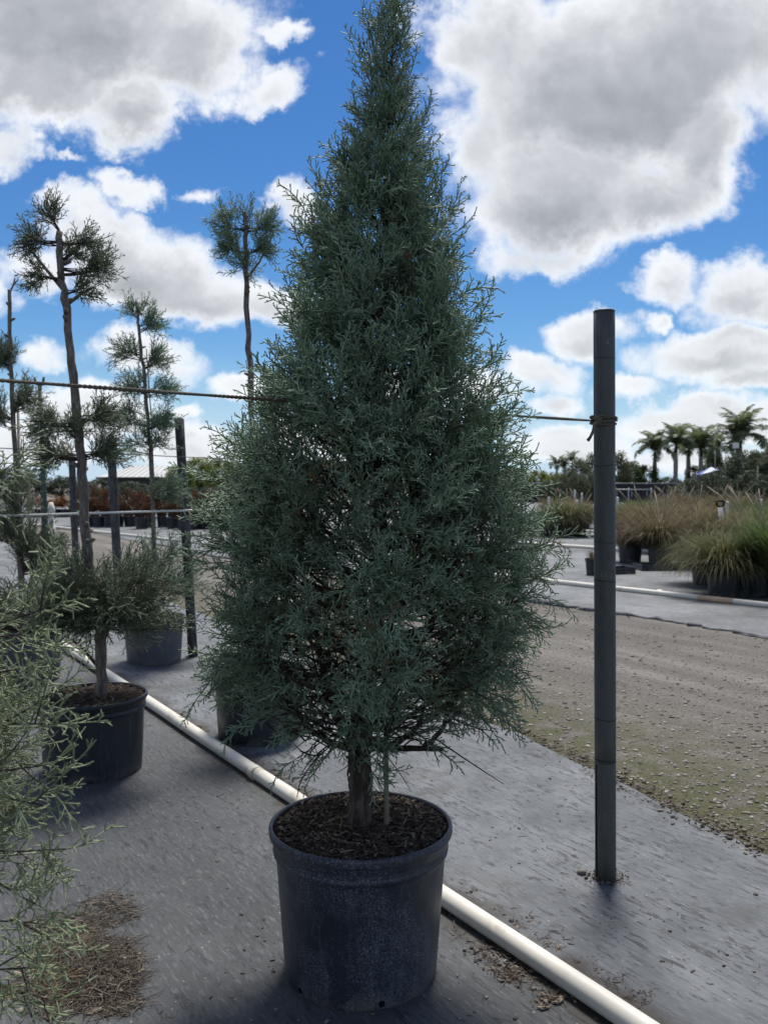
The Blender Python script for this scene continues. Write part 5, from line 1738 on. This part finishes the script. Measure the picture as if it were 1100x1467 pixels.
def house(name, label, px0, px1, yt, ye, D, depth, wall, roof):
    x0, x1 = at(px0, 700, D).x, at(px1, 700, D).x
    zt, ze = at(300, yt, D).z, at(300, ye, D).z
    root = thing(name, label, 'building', ((x0 + x1) / 2, D, 0))
    hw = (x1 - x0) / 2
    MB().box((0, depth / 2, ze / 2), (2 * hw - 0.8, depth, ze)).build('wall', wall, root)
    V = [(-hw, -0.5, ze), (hw, -0.5, ze), (hw, depth + .5, ze), (-hw, depth + .5, ze), (-hw * .62, depth / 2, zt), (hw * .62, depth / 2, zt)]
    rf = MB().add(V, [(0, 1, 5, 4), (2, 3, 4, 5), (1, 2, 5), (3, 0, 4), (0, 3, 2, 1)]).build('roof', roof, root)
    nr = 12
    for k in range(nr):
        x = -hw * .6 + hw * 1.2 * k / (nr - 1)
        MB().tube([(x * 1.25, -0.49, ze + 0.03), (x, depth / 2, zt + 0.03)], 0.05, 4).build('roof_seam', roof, rf)
    MB().box((0, -0.52, ze - 0.05), (2 * hw, 0.08, 0.18)).build('gutter', wall, root)
    for s_ in (-0.55, 0.0, 0.55):
        w_ = MB().box((s_ * hw, -0.03, ze * 0.55), (1.2, 0.1, ze * 0.45)).build('window', WALLD, root)
        MB().box((s_ * hw, -0.06, ze * 0.31), (1.4, 0.14, 0.08)).build('sill', WALLW, w_)
    return root


house('farm_building', 'low building with pale grey metal roof behind the left posts', 140, 268, 666, 684, 100, 12, WALLD, ROOFM)
house('farm_building', 'small peach-walled house glimpsed through the foreground tree', 440, 500, 652, 662, 85, 8, PEACH, ROOFM)
c = at(1012, 690, 58)
root = thing('canopy_tent', 'blue tarp canopy half hidden by the dark staked trees', 'canopy', (c.x, c.y, 0))
zt = at(1005, 669, 58).z
MB().add([(-.6, -.5, zt - 0.5), (.6, -.5, zt - 0.2), (.6, .5, zt - 0.2), (-.6, .5, zt - 0.5), (0.25, 0, zt)], [(0, 1, 4), (1, 2, 4), (2, 3, 4), (3, 0, 4)]).build('tarp', TARP, root)
for x in (-.55, .55):
    for y in (-.45, .45): MB().tube([(x, y, 0), (x, y, zt - 0.3)], 0.03, 6).build('leg', STEEL, root, True)
c = at(1053, 640, 70)
root = thing('area_sign', 'small white square panel on a pole among the palms', 'sign', (c.x, c.y, 0))
MB().tube([(0, 0, 0), (0, 0, c.z)], 0.04, 8).build('pole', STEEL, root, True)
MB().box((0, -0.06, c.z + 0.1), (0.5, 0.05, 0.42)).build('panel', ROPE_W, root)

# ------------------------------------------------------------------ shrubs in pots across the path, left
SHB = {}
for nm, mt in (('brown', L_BROWN), ('orange', L_ORANGE), ('dark', L_DARK)):
    me = leaf_crown(900 + len(nm), 2600, 1.0, 1.0, 1.0, 0.06, 30, 0.4); me.materials.append(mt); SHB[nm] = me


def shrub(kind, px, py, h, wd, label, group):
    p = gr(px, py)
    root = thing('potted_shrub', label, 'shrub', (p.x, p.y, 0.01), rg.random() * 6.28, group)
    link('pot_wall', POT_SMALL[0], None, root); link('pot_rim', POT_SMALL[1], None, root); link('soil', SOIL_S, None, root, (0, 0, 0.31))
    c = link('foliage', SHB[kind], None, root, (0, 0, 0.30 + h / 2)); c.scale = (wd / 2, wd / 2, h / 2)
    MB().tube([(0, 0, 0.3), (0.02, 0, 0.3 + h * .5)], [0.02, 0.01], 6).build('stem', TRUNKM, root)


for i in range(17):
    x = 112 + i * 15
    shrub('brown', x + rg.uniform(-3, 3), 752 + rg.uniform(0, 4) + (i * 0.4), 0.85 + 0.3 * rg.random(), 0.75, 'red-brown potted shrub in the row behind the long white pipe', 'red-brown shrubs across the path')
for i in range(16):
    shrub('dark', 120 + i * 16, 742 + rg.uniform(-1, 1), 1.1, 0.95, 'dark potted shrub behind the red-brown row', 'dark shrubs across the path')
for x in (52, 66, 80, 94):
    shrub('orange', x, 741, 0.7, 0.7, 'orange-leaved potted shrub past the white riser', 'orange shrubs')
print('objects', len(bpy.data.objects), 'tris', sum(sum(len(p.vertices) - 2 for p in o.data.polygons) if len(o.data.polygons) < 50000 else 2 * len(o.data.polygons) for o in bpy.data.objects if o.type == 'MESH'))
